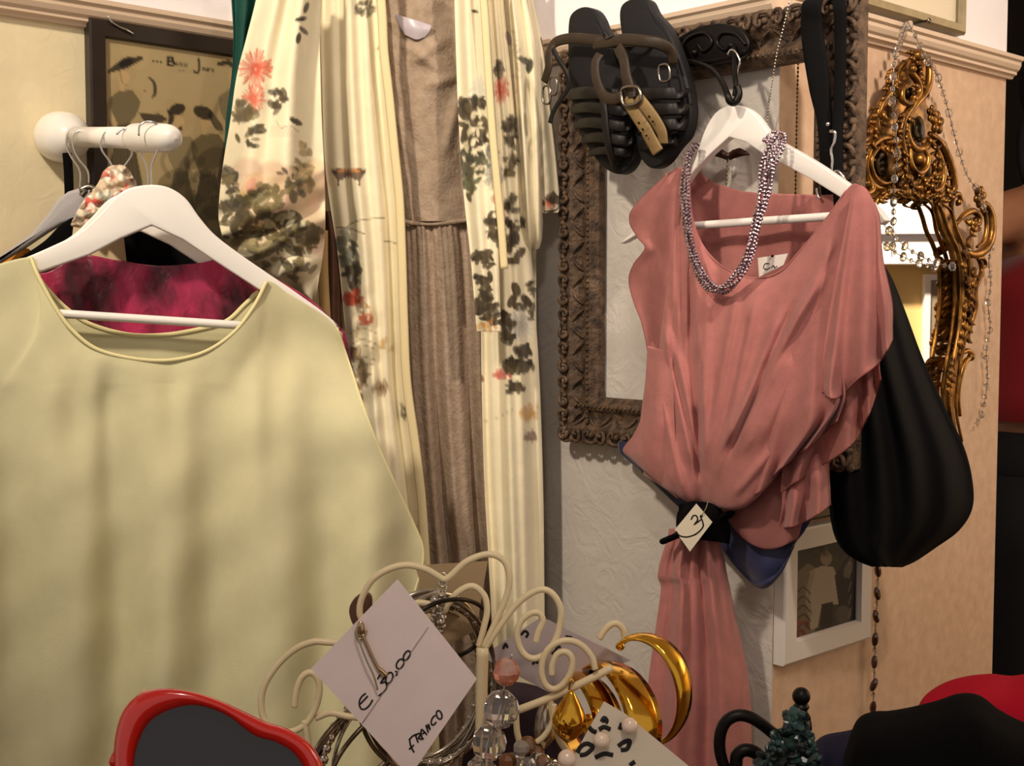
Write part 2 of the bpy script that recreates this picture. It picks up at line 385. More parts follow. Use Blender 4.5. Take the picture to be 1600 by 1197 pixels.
def lady(x, y, k, hat, top, skirt, lean=0):
    cv.ell(x + lean, y, 9 * k, 11 * k, sk, .1, .9)
    cv.line([(x + lean - 4 * k, y + 9 * k), (x - 2 * k, y + 24 * k)], 6 * k, sk, .8)
    cv.poly([(x - 22 * k, y + 30 * k), (x - 8 * k, y + 20 * k), (x + 14 * k, y + 20 * k), (x + 26 * k, y + 38 * k), (x + 20 * k, y + 55 * k), (x + 9 * k, y + 72 * k), (x - 10 * k, y + 72 * k), (x - 20 * k, y + 50 * k)], top, .75)
    cv.line([(x - 20 * k, y + 34 * k), (x - 28 * k, y + 58 * k), (x - 18 * k, y + 80 * k)], 7 * k, top, .5)
    cv.poly([(x - 10 * k, y + 72 * k), (x + 10 * k, y + 72 * k), (x + 34 * k, y + 190 * k), (x - 34 * k, y + 190 * k)], skirt, .85)
    for q in range(7): cv.line([(x + (q - 3) * 3 * k, y + 75 * k), (x + (q - 3) * 9 * k, y + 188 * k)], 1.4, '191510', .5)
lady(194, 122, 1.0, 0, ol, '3a3326')
cv.line([(170, 112), (190, 102), (220, 91)], [5, 15, 4], dk, .9); cv.ell(197, 97, 12, 7, dk, -.4, .9); cv.line([(187, 108), (191, 128), (198, 132)], 1.3, '6b5a3a')
cv.line([(233, 121), (241, 130), (242, 146), (238, 152)], [3, 6, 2], dk, .85); cv.ell(226, 143, 2, 1.5, '8c4030')
cv.poly([(216, 177), (250, 178), (262, 186), (252, 193), (228, 192)], dk, .85)
lady(283, 192, 1.05, 0, '75674a', '4f452f', -4)
cv.ell(277, 171, 13, 9, dk, -.3, .92); cv.line([(262, 172), (268, 184), (264, 196)], [3, 9, 3], dk, .9); cv.poly([(270, 200), (285, 204), (284, 196), (277, 201)], dk, .9)
lady(325, 186, 1.2, 0, '463c27', '1f1a14', -2)
cv.ell(318, 176, 17, 10, dk, .4, .9); cv.line([(330, 180), (340, 196), (346, 202)], [10, 12, 3], dk, .85)
cv.line([(342, 100), (356, 98), (362, 102)], [6, 9, 4], dk, .9); lady(366, 118, 1.1, 0, '6b6044', '3a3326')
cv.leaves(320, 330, 60, 90, 40, 22, ['3d3524', '2c261b', '554a32'], .5, 9)
for q in range(3): cv.ell(239.5 + q * 6, 96 + q * .6, 1.7, 1.7, dk)
def glyph(st, x, y, s, wd, c=dk):
    for l in st: cv.line([(x + a * s, y + b * s) for a, b in l], wd, c, .95, 14)
GB = [[(0, 0), (0, 1)], [(0, 0), (.5, .05), (.55, .4), (0, .48)], [(0, .48), (.65, .55), (.65, .95), (0, 1)]]
Ge = [[(0, .5), (.8, .5), (.7, .05), (.1, .1), (0, .6), (.3, 1), (.8, .85)]]; Ga = [[(.8, .1), (.2, .05), (0, .6), (.3, 1), (.75, .8)], [(.8, 0), (.8, 1)]]
Gu = [[(0, 0), (.05, .8), (.4, 1), (.8, .8)], [(.8, 0), (.8, 1)]]; Gx = [[(0, 0), (.8, 1)], [(.8, 0), (0, 1)]]; Gj = [[(.5, 0), (.5, 1.0), (.3, 1.35), (-.1, 1.2)]]
Go = [[(.4, 0), (0, .5), (.4, 1), (.8, .5), (.4, 0)]]; Gr = [[(0, 0), (0, 1)], [(0, .4), (.3, .05), (.7, .1)]]; Gs = [[(.7, .1), (.2, .05), (.1, .4), (.65, .6), (.6, .95), (0, .9)]]
glyph(GB, 262.5, 89, 13, 3.4)
for k, g in enumerate((Ge, Ga, Gu, Gx)): glyph(g, 273.5 + k * 5.2, 98 + k * .7, 4.4, 1.5)
glyph(Gj, 304.5, 96, 13, 3.6); cv.ell(310.5, 92.5, 2.1, 2.1, dk)
for k, g in enumerate((Go, Gu, Gr, Gs)): glyph(g, 316 + k * 5, 105.5 + k * .7, 4.2, 1.3)
for q in range(6): cv.ell(270 + q * 5.5, 110 + (q % 2), 2, .9, ol, 0, .6)
M['print'] = mat('printed_paper', 'ffffff', .55, attr=True, spec=.3)
def print_sheet(name, pl, ua, ub, za, zb, off, cvs, parent, n=240, m=260, mtl=None, px=None):
    U, Z = np.meshgrid(np.linspace(ua, ub, n), np.linspace(zb, za, m)); V = pl.o + pl.d * U[..., None] + pl.n * off; V[..., 2] = Z
    f = [(i * n + k, i * n + k + 1, (i + 1) * n + k + 1, (i + 1) * n + k) for i in range(m - 1) for k in range(n - 1)]
    o = MB().add(V, f).build(name, mtl or M['print'], parent, False, fix=False)
    x, y = proj(V.reshape(-1, 3)) if px is None else px(U.ravel(), Z.ravel()); paint(o, cvs.sample(x, y)); return o
print_sheet('print', WL, uL + fwd * .9, uRr - fwd * .9, zB + fwd * .9, zT - fwd * .9, .012, cv, poster)

m = MB(); tube(m, [WL.hit(x, y, .022) for x, y in [(169, 25), (174, 34), (186, 42), (198, 47), (209, 53)]], [.0008, .0014, .0012, .0018, .0008], 8, 40); tag(m.build('hanging_wire', M['steel']), 'short shiny wire curving over the top edge of the dark poster frame', 'wire')
# ---- white wall peg
B0 = WL.hit(86, 214); PN = P(275, 216, WL.hit(86, 214)[1] - .342 * .732) - B0; PN = PN / np.linalg.norm(PN)
peg = thing('wall_peg', B0, 'white knobbed wall peg holding a row of hangers on the left wall', 'peg')
mb = MB(); lathe_s(mb, B0, PN, [(0, .027), (.004, .032), (.02, .0345), (.042, .032), (.058, .022), (.066, .015)], 30); mb.build('base', M['porcelain'], peg)
mb = MB(); lathe(mb, B0, PN, [(.06, .0135), (.24, .0135)], 24); mb.build('rod', M['porcelain'], peg)
mb = MB(); lathe_s(mb, B0, PN, [(.232, .010), (.236, .0165), (.25, .0178), (.30, .0175), (.325, .016), (.338, .010), (.342, .001)], 40); mb.build('knob', M['porcelain'], peg)

# ---- hangers on the peg
HD = norm([.97, .24, 0])
def hook_wire(mb, pts, pl, off=0, r=.0014, mi=0): return tube(mb, [pl.hit(x, y, off) for x, y in pts], r, 8, 40, mi=mi)
HPX = [(-140, 490), (-143, 470), (-60, 437), (20, 410), (80, 385), (125, 362), (158, 332), (182, 306), (205, 293), (236, 288.5), (264, 293), (290, 310), (312, 340), (336, 367), (375, 397), (420, 428), (470, 462), (520, 500), (532, 524), (523, 540),
       (480, 506), (410, 456), (330, 404), (285, 374), (237, 352), (190, 372), (140, 398), (60, 426), (-20, 450), (-90, 475)]
def wood_hanger(name, pl, pix, bar, hook, label, thick=.013, group=None, off=0, rbar=.0052, nout=19):
    root = thing(name, pl.hit(*pix[len(pix) // 3], off), label, 'hanger', group)
    pts = [pl.hit(x, y, off + thick / 2) for x, y in list(cr(pix[1:nout], 90)) + pix[nout:] + pix[:1]]
    m = MB(); prism(m, pts, -pl.n * thick); m.build('body', M['white_wood'], root, True, bevel=.0025)
    m = MB(); tube(m, [pl.hit(x, y, off) for x, y in bar], rbar, 12, 6); m.build('trouser_bar', M['white_wood'], root)
    m = MB(); hook_wire(m, hook, pl, off); m.build('hook', M['steel'], root)
    return root
H1 = Plane((P(236, 300, 1.535)[0], 1.535), HD)
def Yt(x, o): return H1.hit(x, 475)[1] - o
wood_hanger('clothes_hanger', H1, HPX, [(62, 488), (230, 499), (432, 512)], [(237, 292), (236, 262), (244, 240), (252, 220), (246, 196), (232, 190), (219, 196), (217, 212)],
            'white wooden hanger at the front of the left peg, inside the pale yellow tunic', group=None)
H2 = Plane(H1.o + H1.n * -.055, HD)
wood_hanger('clothes_hanger', H2, [(x * .97 - 12, y * .97 + 19) for x, y in HPX], [(40, 512), (230, 524), (420, 532)], [(231, 300), (230, 268), (224, 250), (216, 230), (204, 206), (192, 202), (182, 210)],
            'white wooden hanger behind the front one, carrying the wine red velvet top')
# thin wire hooks further back, each with its own hanger
def slim_hanger(Y, apex, half, hook, mtl, label, r=.004):
    pl = Plane((P(*apex, Y)[0], Y), HD); x, y = apex
    root = thing('clothes_hanger', P(x, y, Y), label, 'hanger')
    m = MB(); tube(m, [pl.hit(*q) for q in [(x - half, y + half * 1.3), (x - half * .5, y + half * .62), (x - 12, y + 6), (x, y + 1), (x + 12, y + 6), (x + half * .5, y + half * .62), (x + half, y + half * 1.3)]], r, 10, 40); m.build('body', mtl, root)
    m = MB(); hook_wire(m, hook, pl); m.build('hook', M['steel'], root); return root
M['grey_satin'] = mat('grey_padding', 'a9a4a4', .75, bump=.4, bscale=220)
slim_hanger(1.69, (139, 291), 12, [(139, 288), (137, 267), (124, 250), (115, 232), (114, 216), (122, 205), (136, 203), (146, 209), (147, 216)], M['dsteel'], 'wire hanger on the left peg, second hook from the wall, beside the grey padded one')
slim_hanger(1.632, (178, 267), 20, [(178, 266), (170, 250), (160, 236), (158, 224), (164, 208), (176, 202), (188, 206), (192, 216)], M['dsteel'], 'wire hanger on the left peg threaded through the floral ruffle top')
slim_hanger(1.620, (187, 269), 18, [(187, 268), (200, 252), (206, 240), (203, 222), (196, 206), (186, 212), (183, 226)], M['dsteel'], 'wire hanger on the left peg whose hook leans right above the floral top')
# padded hanger at the back
Gp = Plane((P(100, 320, 1.708)[0], 1.708), HD)
root = thing('padded_hanger', P(125, 292, 1.70), 'grey fabric padded hanger nearest the wall on the left peg', 'hanger')
gp = [(-120, 470), (-60, 432), (0, 399), (47, 366), (75, 333), (90, 311), (106, 299), (125, 293), (142, 288), (152, 296), (150, 330), (122, 343), (96, 350), (75, 362), (38, 387), (0, 410), (-60, 447), (-112, 486)]
m = MB(); prism(m, [Gp.hit(x, y, .012) for x, y in gp], -Gp.n * .024); o = m.build('padded_body', M['grey_satin'], root, True, bevel=.008)
m = MB(); hook_wire(m, [(125, 294), (125, 268), (113, 248), (104, 228), (106, 210), (116, 203), (130, 203), (138, 210)], Gp); m.build('hook', M['steel'], root)
# black strap loop over the peg
Sp = Plane((P(110, 250, 1.728)[0], 1.728), HD)
m = MB(); tube(m, [Sp.hit(x, y) for x, y in [(109, 330), (107, 270), (104, 225), (108, 206), (118, 203)]], .006, 8, 30, nrm=Sp.n, thick=.0015)
tag(m.build('strap_loop', M['black']), 'black strap looped over the left peg close to its round base', 'strap')
# orange, black and floral garments
M['orange'] = mat('orange_cloth', 'd58a2c', .8, bump=.3, bscale=300)
o = cloth('orange_top', [[(-120, 455, 1.71), (-40, 424, 1.71), (10, 402, 1.71), (42, 388, 1.71), (60, 410, 1.715)], [(-150, 800, 1.705), (-60, 800, 1.705), (0, 800, 1.705), (50, 800, 1.705), (90, 800, 1.715)]], 30, 30, M['orange'])
tag(o, 'orange garment peeping out beneath the grey padded hanger at the left edge', 'garment')
o = cloth('black_top', [[(20, 410, 1.685), (68, 378, 1.685), (95, 352, 1.685), (125, 338, 1.685), (200, 343, 1.685), (260, 350, 1.685), (320, 372, 1.69), (400, 420, 1.69)], [(0, 800, 1.68), (60, 800, 1.68), (95, 800, 1.68), (150, 800, 1.68), (210, 800, 1.68), (260, 800, 1.68), (330, 800, 1.69), (420, 800, 1.69)]], 60, 40, M['black'], fold=lambda u, v, X, Y: .004 * np.sin(X / 14) * v)
tag(o, 'black garment showing through the triangle of the front white hanger', 'garment')
cf = Canvas(100, 240, 240, 380, 'c9b49a')
for s_, cols in enumerate((['b9a48c', 'e2d3bd'], ['b5453f', 'd0695c', 'c7574e'], ['8d9a90', '6d7a72'], ['ece2d2', 'efe6da'])):
    cf.leaves(168, 312, 62, 52, (90, 40, 45, 45)[s_], (9, 7, 6, 5)[s_], cols, .9, 20 + s_)
M['floral'] = mat('floral_cotton', 'ffffff', .85, attr=True, bump=.4, bscale=160, bdist=.002)
root = thing('floral_top', P(170, 300, 1.615), 'crumpled red and grey floral ruffle top bunched on the left peg', 'garment')
fr = lambda u, v, X, Y: .006 * np.sin(X * .28 + 2 * np.sin(Y * .12)) + .004 * np.sin(Y * .35 + X * .1) - .012 * np.sin(u * 3.14) * np.sin(v * 3.14)
cloth('ruffle', [[(162, 268, 1.615), (172, 260, 1.613), (188, 258, 1.610), (200, 264, 1.610), (212, 284, 1.615)], [(150, 292, 1.615), (165, 290, 1.600), (180, 290, 1.595), (200, 292, 1.600), (214, 300, 1.615)],
      [(128, 318, 1.615), (152, 316, 1.600), (175, 316, 1.595), (195, 318, 1.600), (206, 326, 1.615)], [(112, 348, 1.615), (136, 342, 1.605), (158, 345, 1.600), (176, 348, 1.605), (196, 350, 1.615)], [(114, 354, 1.625), (134, 356, 1.615), (155, 356, 1.613), (172, 356, 1.615), (190, 356, 1.625)]], 80, 80, M['floral'], root, fr, canvas=cf)
cloth('body', [[(128, 352, 1.631), (150, 348, 1.629), (190, 350, 1.629)], [(112, 386, 1.635), (130, 386, 1.633), (195, 386, 1.635)], [(100, 800, 1.637), (130, 800, 1.637), (240, 800, 1.637)]], 30, 50, mat('cream_cotton', 'cbb691', .85, bump=.3, bscale=200), root)
# ---- wine red velvet top
M['velvet'] = mat('crushed_velvet', 'b52a58', .34, col2='4a0a1e', vscale=24, bump=.9, bscale=26, bdist=.006, sheen=.4, stretch=(1, 1, .55), dist=2, lo=.36, hi=.64)  # brighter magenta patches put the velvet's glossy highlights into the colour
o = cloth('velvet_top', [[(-60, 450, Yt(-60, -.042)), (20, 432, Yt(20, -.042)), (75, 425, Yt(75, -.042)), (125, 399, Yt(125, -.042)), (180, 406, Yt(180, -.042)), (245, 415, Yt(245, -.042)), (312, 411, Yt(312, -.042)), (366, 402, Yt(366, -.042)), (432, 436, Yt(432, -.042)), (488, 470, Yt(488, -.042)), (528, 508, Yt(528, -.042))],
      [(-80, 560, Yt(-80, -.042)), (20, 540, Yt(20, -.042)), (75, 530, Yt(75, -.042)), (125, 520, Yt(125, -.042)), (180, 520, Yt(180, -.042)), (245, 522, Yt(245, -.042)), (312, 522, Yt(312, -.042)), (366, 525, Yt(366, -.042)), (432, 535, Yt(432, -.042)), (498, 545, Yt(498, -.042)), (548, 560, Yt(548, -.042))],
      [(-100, 900, Yt(-100, -.042)), (20, 900, Yt(20, -.042)), (75, 900, Yt(75, -.042)), (125, 900, Yt(125, -.042)), (180, 900, Yt(180, -.042)), (245, 900, Yt(245, -.042)), (312, 900, Yt(312, -.042)), (366, 900, Yt(366, -.042)), (432, 900, Yt(432, -.042)), (510, 900, Yt(510, -.042)), (590, 900, Yt(590, -.042))]], 150, 90, M['velvet'],
      fold=lambda u, v, X, Y: .004 * np.sin(X / 9. + np.sin(Y / 30.)) * np.minimum(1, v * 6))
tag(o, 'wine red crushed velvet top showing through the neck of the pale yellow tunic', 'garment')
# ---- pale yellow tunic
M['yellow'] = mat('pale_yellow_voile', 'e3dbb0', .82, var=.10, vscale=18, bump=.35, bscale=420, bdist=.0006, translucent=.12, sheen=.15)
M['yellow_edge'] = mat('pale_yellow_binding', 'e4d9a4', .8, bump=.3, bscale=500, bdist=.0005)
root = thing('yellow_tunic', P(235, 560, 1.5), 'pale yellow wide-necked tunic on the front white hanger', 'tunic')
def yf(u, v, X, Y):
    a = np.clip((Y - 600) / 350, 0, 1) ** .8; c = np.exp(-((X - 250) / 230) ** 2)
    k = .017 * a * np.cos(2 * np.pi * (X + 12 * np.sin(Y / 190) - 175) / 158) + .004 * a * np.sin(X / 17 + Y / 400)
    pleat = .0045 * np.clip((Y - 555) / 60, 0, 1) * np.exp(-np.clip(Y - 610, 0, 999) / 190) * np.sin(X / 13 + wob(X / 60, 4)) * c
    diag = .005 * np.exp(-((X - 560 - (Y - 870) * -.9) / 40) ** 2) * np.exp(-((Y - 860) / 90) ** 2)
    return k + pleat - diag + .0022 * np.sin(X / 27 + Y / 55) * np.sin(Y / 37)
neck = [(48, 402), (60, 432), (85, 478), (112, 515), (150, 545), (205, 560), (265, 563), (320, 550), (365, 520), (396, 480), (417, 440)]
r0 = [(-190, 500), (-110, 455), (-40, 425)] + neck + [(448, 457), (480, 476), (508, 494), (527, 512)]
def yrow(y, xs, Y, dl=0): return [(x, yy, D) for x, yy, D in zip(xs, y, Y)]
def shift(y, xr, bul, wt):                        # rows below the neck, ending at the right edge xr
    xs = np.linspace(-260, xr, 18) * wt + np.array([q[0] for q in r0]) * (1 - wt); yy = np.array([y] * 18, float)
    xs[-1] = xr; xs[-2] = xs[-2] * .4 + (xr - 16) * .6
    return [(a, b, bul + .6 * (Yt(max(a, -160), 0) - Yt(236, 0))) for a, b in zip(xs, yy)]
r0Y = [Yt(x, o) for (x, y), o in zip(r0, [.012, .012, .012, .016, .024, .03, .034, .037, .039, .039, .037, .034, .026, .018, .012, .011, .010, .010])]
rows = [[(x, y, D) for (x, y), D in zip(r0, r0Y)]]
r1 = [(x, max(y + 26, y * .45 + 330), D - .004) for (x, y), D in zip(r0, r0Y)]; r1[-1] = (545, 566, Yt(545, .010)); r1[-2] = (520, 556, Yt(520, .012))
rows += [r1, shift(650, 573, 1.485, .6), shift(735, 608, 1.475, .9), shift(815, 645, 1.468, 1), shift(868, 662, 1.465, 1), shift(935, 646, 1.461, 1), shift(1010, 636, 1.457, 1), shift(1100, 632, 1.452, 1), shift(1200, 630, 1.447, 1), shift(1300, 630, 1.442, 1)]
cloth('front', rows, 260, 260, M['yellow'], root, yf); FRONT = GRID
bn = [(-140, 470), (0, 425), (53, 424), (77, 455), (105, 483), (140, 506), (196, 522), (246, 524), (298, 517), (351, 503), (382, 476), (404, 455), (470, 478), (535, 520)]
rb = [[(x, y, Yt(x, -.022)) for x, y in bn], [(x, y * .3 + 420, Yt(x, -.022)) for x, y in bn], [(x * 1.03 - 5, 780, Yt(x, -.02)) for x, y in bn], [(x * 1.05 - 10, 1000, Yt(x, -.02)) for x, y in bn]]
cloth('back', rb, 110, 60, M['yellow'], root, lambda u, v, X, Y: .003 * np.sin(X / 22) * v)
m = MB(); tube(m, [P(x, y, D - .001) for (x, y), D in zip(neck, r0Y[3:14])], .0024, 8, 120); m.build('neck_binding', M['yellow_edge'], root)
m = MB(); tube(m, [P(x, y, Yt(x, -.0205)) for x, y in bn[2:12]], .0026, 8, 90, nrm=np.array([0, -1., 0]), thick=.0012); m.build('neck_binding', M['yellow_edge'], root)
cloth_edge = FRONT[:, -1]
m = MB(); tube(m, cloth_edge[:200], .0016, 6, raw=True); m.build('seam_edge', M['yellow_edge'], root)
# ================================================================ corner: kimono, lace dress, garments behind
M['kimono'] = mat('printed_silk', 'ffffff', .55, attr=True, var=.08, vscale=20, bump=.5, bscale=34, bdist=.003, sheen=.2, spec=.35)
olv = ['5f5230', '50442a', '75683f', '413720']; gry = ['4b3f2a', '3a3020', '5d5038']; pnk = ['d8b49a', 'e2bf9f', 'cfa98a']; red = ['cf5a3c', 'd96c50', 'c24a30']
ck = Canvas(320, -40, 900, 1120, 'eee2c0')
def patch_bg(x, y, rx, ry, cols, seed, n=10, al=.5):
    r = random.Random(seed)
    for i in range(n): ck.ell(x + r.uniform(-rx, rx), y + r.uniform(-ry, ry), rx * .45, ry * .45, r.choice(cols), r.random() * 3, al, 8)
# left sleeve
for q, (x, y) in enumerate([(478, 12), (470, 30), (474, 48), (466, 60)]): ck.leaf(x, y, 9, 1.9 + q, gry[q % 3])
ck.mum(400, 108, 30, red[0], 34, 1, .85); ck.mum(397, 155, 24, red[1], 26, 2, .75); ck.leaves(408, 130, 20, 40, 18, 7, ['e8a58c', 'd96c50'], .6, 3)
ck.leaves(378, 172, 16, 18, 12, 11, olv, .85, 4); ck.leaves(392, 200, 14, 30, 14, 12, olv, .85, 5); ck.leaves(434, 158, 12, 16, 9, 11, gry, .85, 6); ck.leaf(462, 190, 11, .5, olv[3]); ck.leaf(372, 216, 8, 1.2, olv[0])
ck.line([(432, 190), (440, 200), (452, 196), (466, 206)], 1.2, '8a7a50', .8)
for q in range(10): ck.line([(425 + q * 3, 196 + q % 3), (422 + q * 4, 214)], 1, 'd2a79a', .7)
ck.poly([(385, 275), (412, 268), (410, 300), (380, 325), (368, 322)], 'd9b75e', .8); ck.ell(393, 290, 8, 13, 'c9552c', .3, .9); ck.leaf(397, 310, 30, -.5, '746b4a', .4)
patch_bg(440, 330, 62, 60, pnk, 11, 16, .6); patch_bg(470, 300, 30, 50, ['d7c29a', 'cfb98c'], 12, 8, .5)
ck.leaves(360, 320, 16, 55, 40, 10, olv, .9, 21); ck.leaves(430, 300, 70, 24, 60, 11, olv, .85, 22, -.55); ck.leaves(430, 365, 72, 34, 90, 12, olv, .9, 23, .15)
ck.leaves(478, 265, 20, 40, 22, 8, ['a08d62', '8b7a50', 'c0a577'], .8, 24); ck.leaves(395, 395, 40, 30, 34, 10, ['8b8058', 'a39468', '6a6043'], .85, 25); ck.leaves(445, 345, 30, 14, 14, 9, ['cfc9a8', 'b9b593'], .7, 26)
ck.leaves(460, 420, 30, 18, 18, 9, olv, .8, 27)
# left panel
ck.leaves(570, 12, 16, 14, 26, 6, gry, .6, 31)
for q in range(9): ck.line([(556 + q * 3, 24), (562 + q * 2.4, 4 + (q * 7) % 12)], 1.2, '6b6653', .7)
def butterfly(x, y, k):
    for sg in (-1, 1):
        ck.poly([(x, y - 1 * k), (x + sg * 12 * k, y - 6 * k), (x + sg * 26 * k, y - 5 * k), (x + sg * 20 * k, y + 5 * k), (x + sg * 16 * k, y + 11 * k), (x + sg * 15.5 * k, y + 19 * k), (x + sg * 13.5 * k, y + 12 * k), (x + sg * 7 * k, y + 9 * k), (x, y + 4 * k)], '6b5543', .95)
        ck.ell(x + sg * 10 * k, y - 3 * k, 8 * k, 2.6 * k, 'cf8a44', .2 * sg, .9); ck.ell(x + sg * 20 * k, y - 1 * k, 4 * k, 3 * k, '584434', 0, .9); ck.ell(x + sg * 15 * k, y + 18 * k, 1.6 * k, 1.6 * k, '463628')
    ck.ell(x, y + 1 * k, 2 * k, 7 * k, '8c5a4a')
butterfly(545, 270, 1.08)
ck.line([(533, 364), (548, 350), (570, 343), (600, 341)], 1.8, '7d7040', .9); ck.line([(526, 355), (548, 357), (570, 366)], 1.8, '7d7040', .9); ck.line([(600, 377), (615, 379), (632, 386)], 1.8, '7d7040', .9)
ck.leaves(545, 400, 14, 44, 40, 9, ['7f8068', '686a55', '98988a', '5b5a48'], .85, 33, -.2); ck.leaves(552, 430, 14, 18, 20, 8, gry, .85, 34)
ck.leaves(553, 467, 12, 10, 14, 9, red, .95, 35); ck.leaves(572, 498, 8, 8, 9, 6, ['d9713c', 'cf5a2c'], .95, 36); ck.leaves(568, 478, 7, 16, 9, 5, ['b78a50', '8a6a40'], .8, 37)
for q in range(9): ck.line([(548 + q * 2, 520 + q * 9), (566, 512 + q * 9), (590 - q, 522 + q * 8)], 2, ['b08a4a', 'e8d5a0', 'a07a3e'][q % 3], .7)
ck.leaves(558, 580, 14, 40, 30, 10, ['6a5034', '7d6440', '574028'], .8, 38); ck.mum(597, 606, 15, '8c6a44', 26, 39)
ck.leaves(636, 642, 8, 10, 7, 7, gry, .8, 40); ck.leaves(602, 540, 12, 10, 8, 7, ['d2b070', 'c9a560'], .6, 41)
for q in range(12): ck.leaves(655 + (q * 37) % 20, 660 + q * 30, 8, 12, 5, 6, ['8c7c58', 'a08a60'], .4, 50 + q)
# opening edge embroidery
ck.leaves(600, 78, 10, 14, 16, 4, ['8a7a5a', 'a8906a'], .8, 60); ck.leaves(624, 300, 5, 30, 14, 5, ['b5653c', '8a7a5a', '6a5a40'], .7, 61)
# right lapel band
ck.leaf(742, 18, 6, .2, gry[0]); ck.mum(748, 140, 20, 'c9c4ae', 30, 62, .7, .8)
for q in range(10): ck.line([(736 + q * 2.6, 158), (740 + q * 1.7, 128 - (q * 5) % 11)], 1.2, 'd9d5c4', .8)
patch_bg(738, 215, 20, 60, ['cdbf9c', 'bfb08c'], 63, 8, .5)
ck.leaves(732, 168, 15, 18, 26, 10, gry, .95, 64); ck.leaves(752, 160, 6, 12, 8, 7, gry, .95, 65); ck.leaves(740, 205, 22, 22, 34, 10, gry, .95, 66); ck.leaves(736, 252, 20, 24, 34, 10, ['4d4a35', '3f3c2c', '5b573f'], .95, 67); ck.leaves(745, 225, 18, 50, 18, 6, ['d9cba6', 'e8dcb8'], .85, 68); ck.leaves(734, 286, 14, 10, 14, 8, ['686a48', '55553c'], .9, 69); ck.leaf(733, 308, 9, 1.2, gry[2]); ck.leaf(738, 300, 7, 1.9, olv[0])
ck.leaves(756, 405, 14, 18, 22, 9, gry, .95, 70); ck.leaves(756, 440, 14, 18, 22, 9, gry, .95, 71); ck.leaves(760, 478, 18, 20, 32, 9, gry, .95, 72); ck.leaves(768, 498, 14, 8, 14, 8, gry, .9, 73); ck.leaves(758, 508, 18, 8, 8, 8, ['d2a050', 'c48a48'], .6, 74)
# right panel
ck.mum(772, 275, 24, 'a3a093', 40, 75, .7, .85); ck.leaves(768, 245, 10, 16, 16, 7, ['8a8a84', '6d6d68'], .8, 76); ck.leaves(776, 325, 12, 16, 10, 8, ['c9987a', 'd2a890'], .7, 77)
ck.leaves(772, 355, 12, 24, 26, 9, gry, .95, 78); ck.leaves(792, 380, 12, 14, 12, 9, gry, .95, 79)
for x, y, a in [(800, 408, .1), (812, 396, -.8), (806, 452, 1.2), (812, 480, .2), (800, 470, 2.1), (790, 495, 1.1), (822, 470, .9), (805, 372, 1.5), (796, 350, .9)]: ck.leaf(x, y, 12, a, gry[int(x) % 3], .55)
ck.mum(812, 508, 27, 'd6d2c4', 40, 80, .8, .9); ck.mum(812, 508, 18, 'b3aa98', 24, 81, .8, .8); ck.leaves(795, 515, 8, 22, 16, 10, gry, .9, 82); ck.leaves(818, 548, 10, 6, 8, 10, gry, .95, 83); ck.leaves(812, 572, 24, 9, 22, 11, gry, .95, 84); ck.leaves(806, 604, 16, 6, 12, 10, gry, .95, 85); ck.leaves(786, 588, 12, 9, 10, 7, ['cf6a5c', 'd98a78'], .85, 86); ck.leaves(830, 470, 5, 30, 10, 8, gry, .8, 87); ck.leaves(824, 640, 18, 16, 12, 9, ['d0a05c', 'c79a60'], .6, 88)
ck.leaves(828, 682, 9, 9, 16, 5, ['8c7468', '9d7f70'], .8, 89)
for q in range(8): ck.line([(822 + q * 2, 690), (820 + q * 2.4, 672 + (q * 5) % 9)], 1, '86706a', .7)
ck.line([(752, 660), (780, 652), (800, 640)], 1.2, 'a09464', .6); ck.leaf(749, 588, 10, .9, '9a6a5a')
# right sleeve
ck.mum(783, 140, 22, 'c8604a', 28, 90, .6, .9); ck.leaves(779, 105, 5, 12, 6, 9, gry, .85, 91); ck.leaves(798, 205, 8, 26, 24, 8, gry, .9, 92); ck.leaves(797, 260, 9, 22, 20, 8, olv, .9, 93); ck.leaves(806, 90, 6, 60, 12, 5, ['b8aa90', 'c9b49a'], .6, 94); ck.leaves(800, 320, 10, 12, 10, 8, gry, .9, 95); ck.leaf(820, 95, 12, .5, '5d5a48'); ck.leaf(827, 103, 12, 1.7, '4d4a3c', .5); ck.leaves(812, 350, 8, 8, 7, 8, gry, .85, 96); ck.leaf(795, 60, 12, 1.3, 'a08a80')
ck.line([(806, 88), (818, 100), (830, 92)], 1.4, '8a8468', .8)

kim = thing('kimono', P(640, 560, 1.86), 'open cream silk kimono printed with chrysanthemums, hanging in the wall corner', 'kimono')
def vf(a, w, seed, grow=1.0):
    return lambda u, v, X, Y: a * (.35 + .65 * v ** grow) * wob(u * w + .7 * np.sin(v * 2.2), seed) * .6
def crump(a, k): return lambda u, v, X, Y: a * (np.sin(X / 13 * k + 2.3 * np.sin(Y / 21 * k)) + np.sin(Y / 11 * k + 1.7 * np.sin(X / 17 * k))) * .5
def sl(u, v, X, Y):                                     # long tucks down the sleeve, crumpled where it is gathered at the bottom
    t = np.clip((Y - 270) / 90, 0, 1)
    return .010 * np.sin(u * 15 + 1.4 * np.sin(v * 3)) * (1 - .6 * t) + t * .012 * (np.sin(X / 17 + Y / 9) + .7 * np.sin(Y / 13 - X / 31)) - .008 * np.exp(-((Y - 315 + (X - 420) * .6) / 13) ** 2)
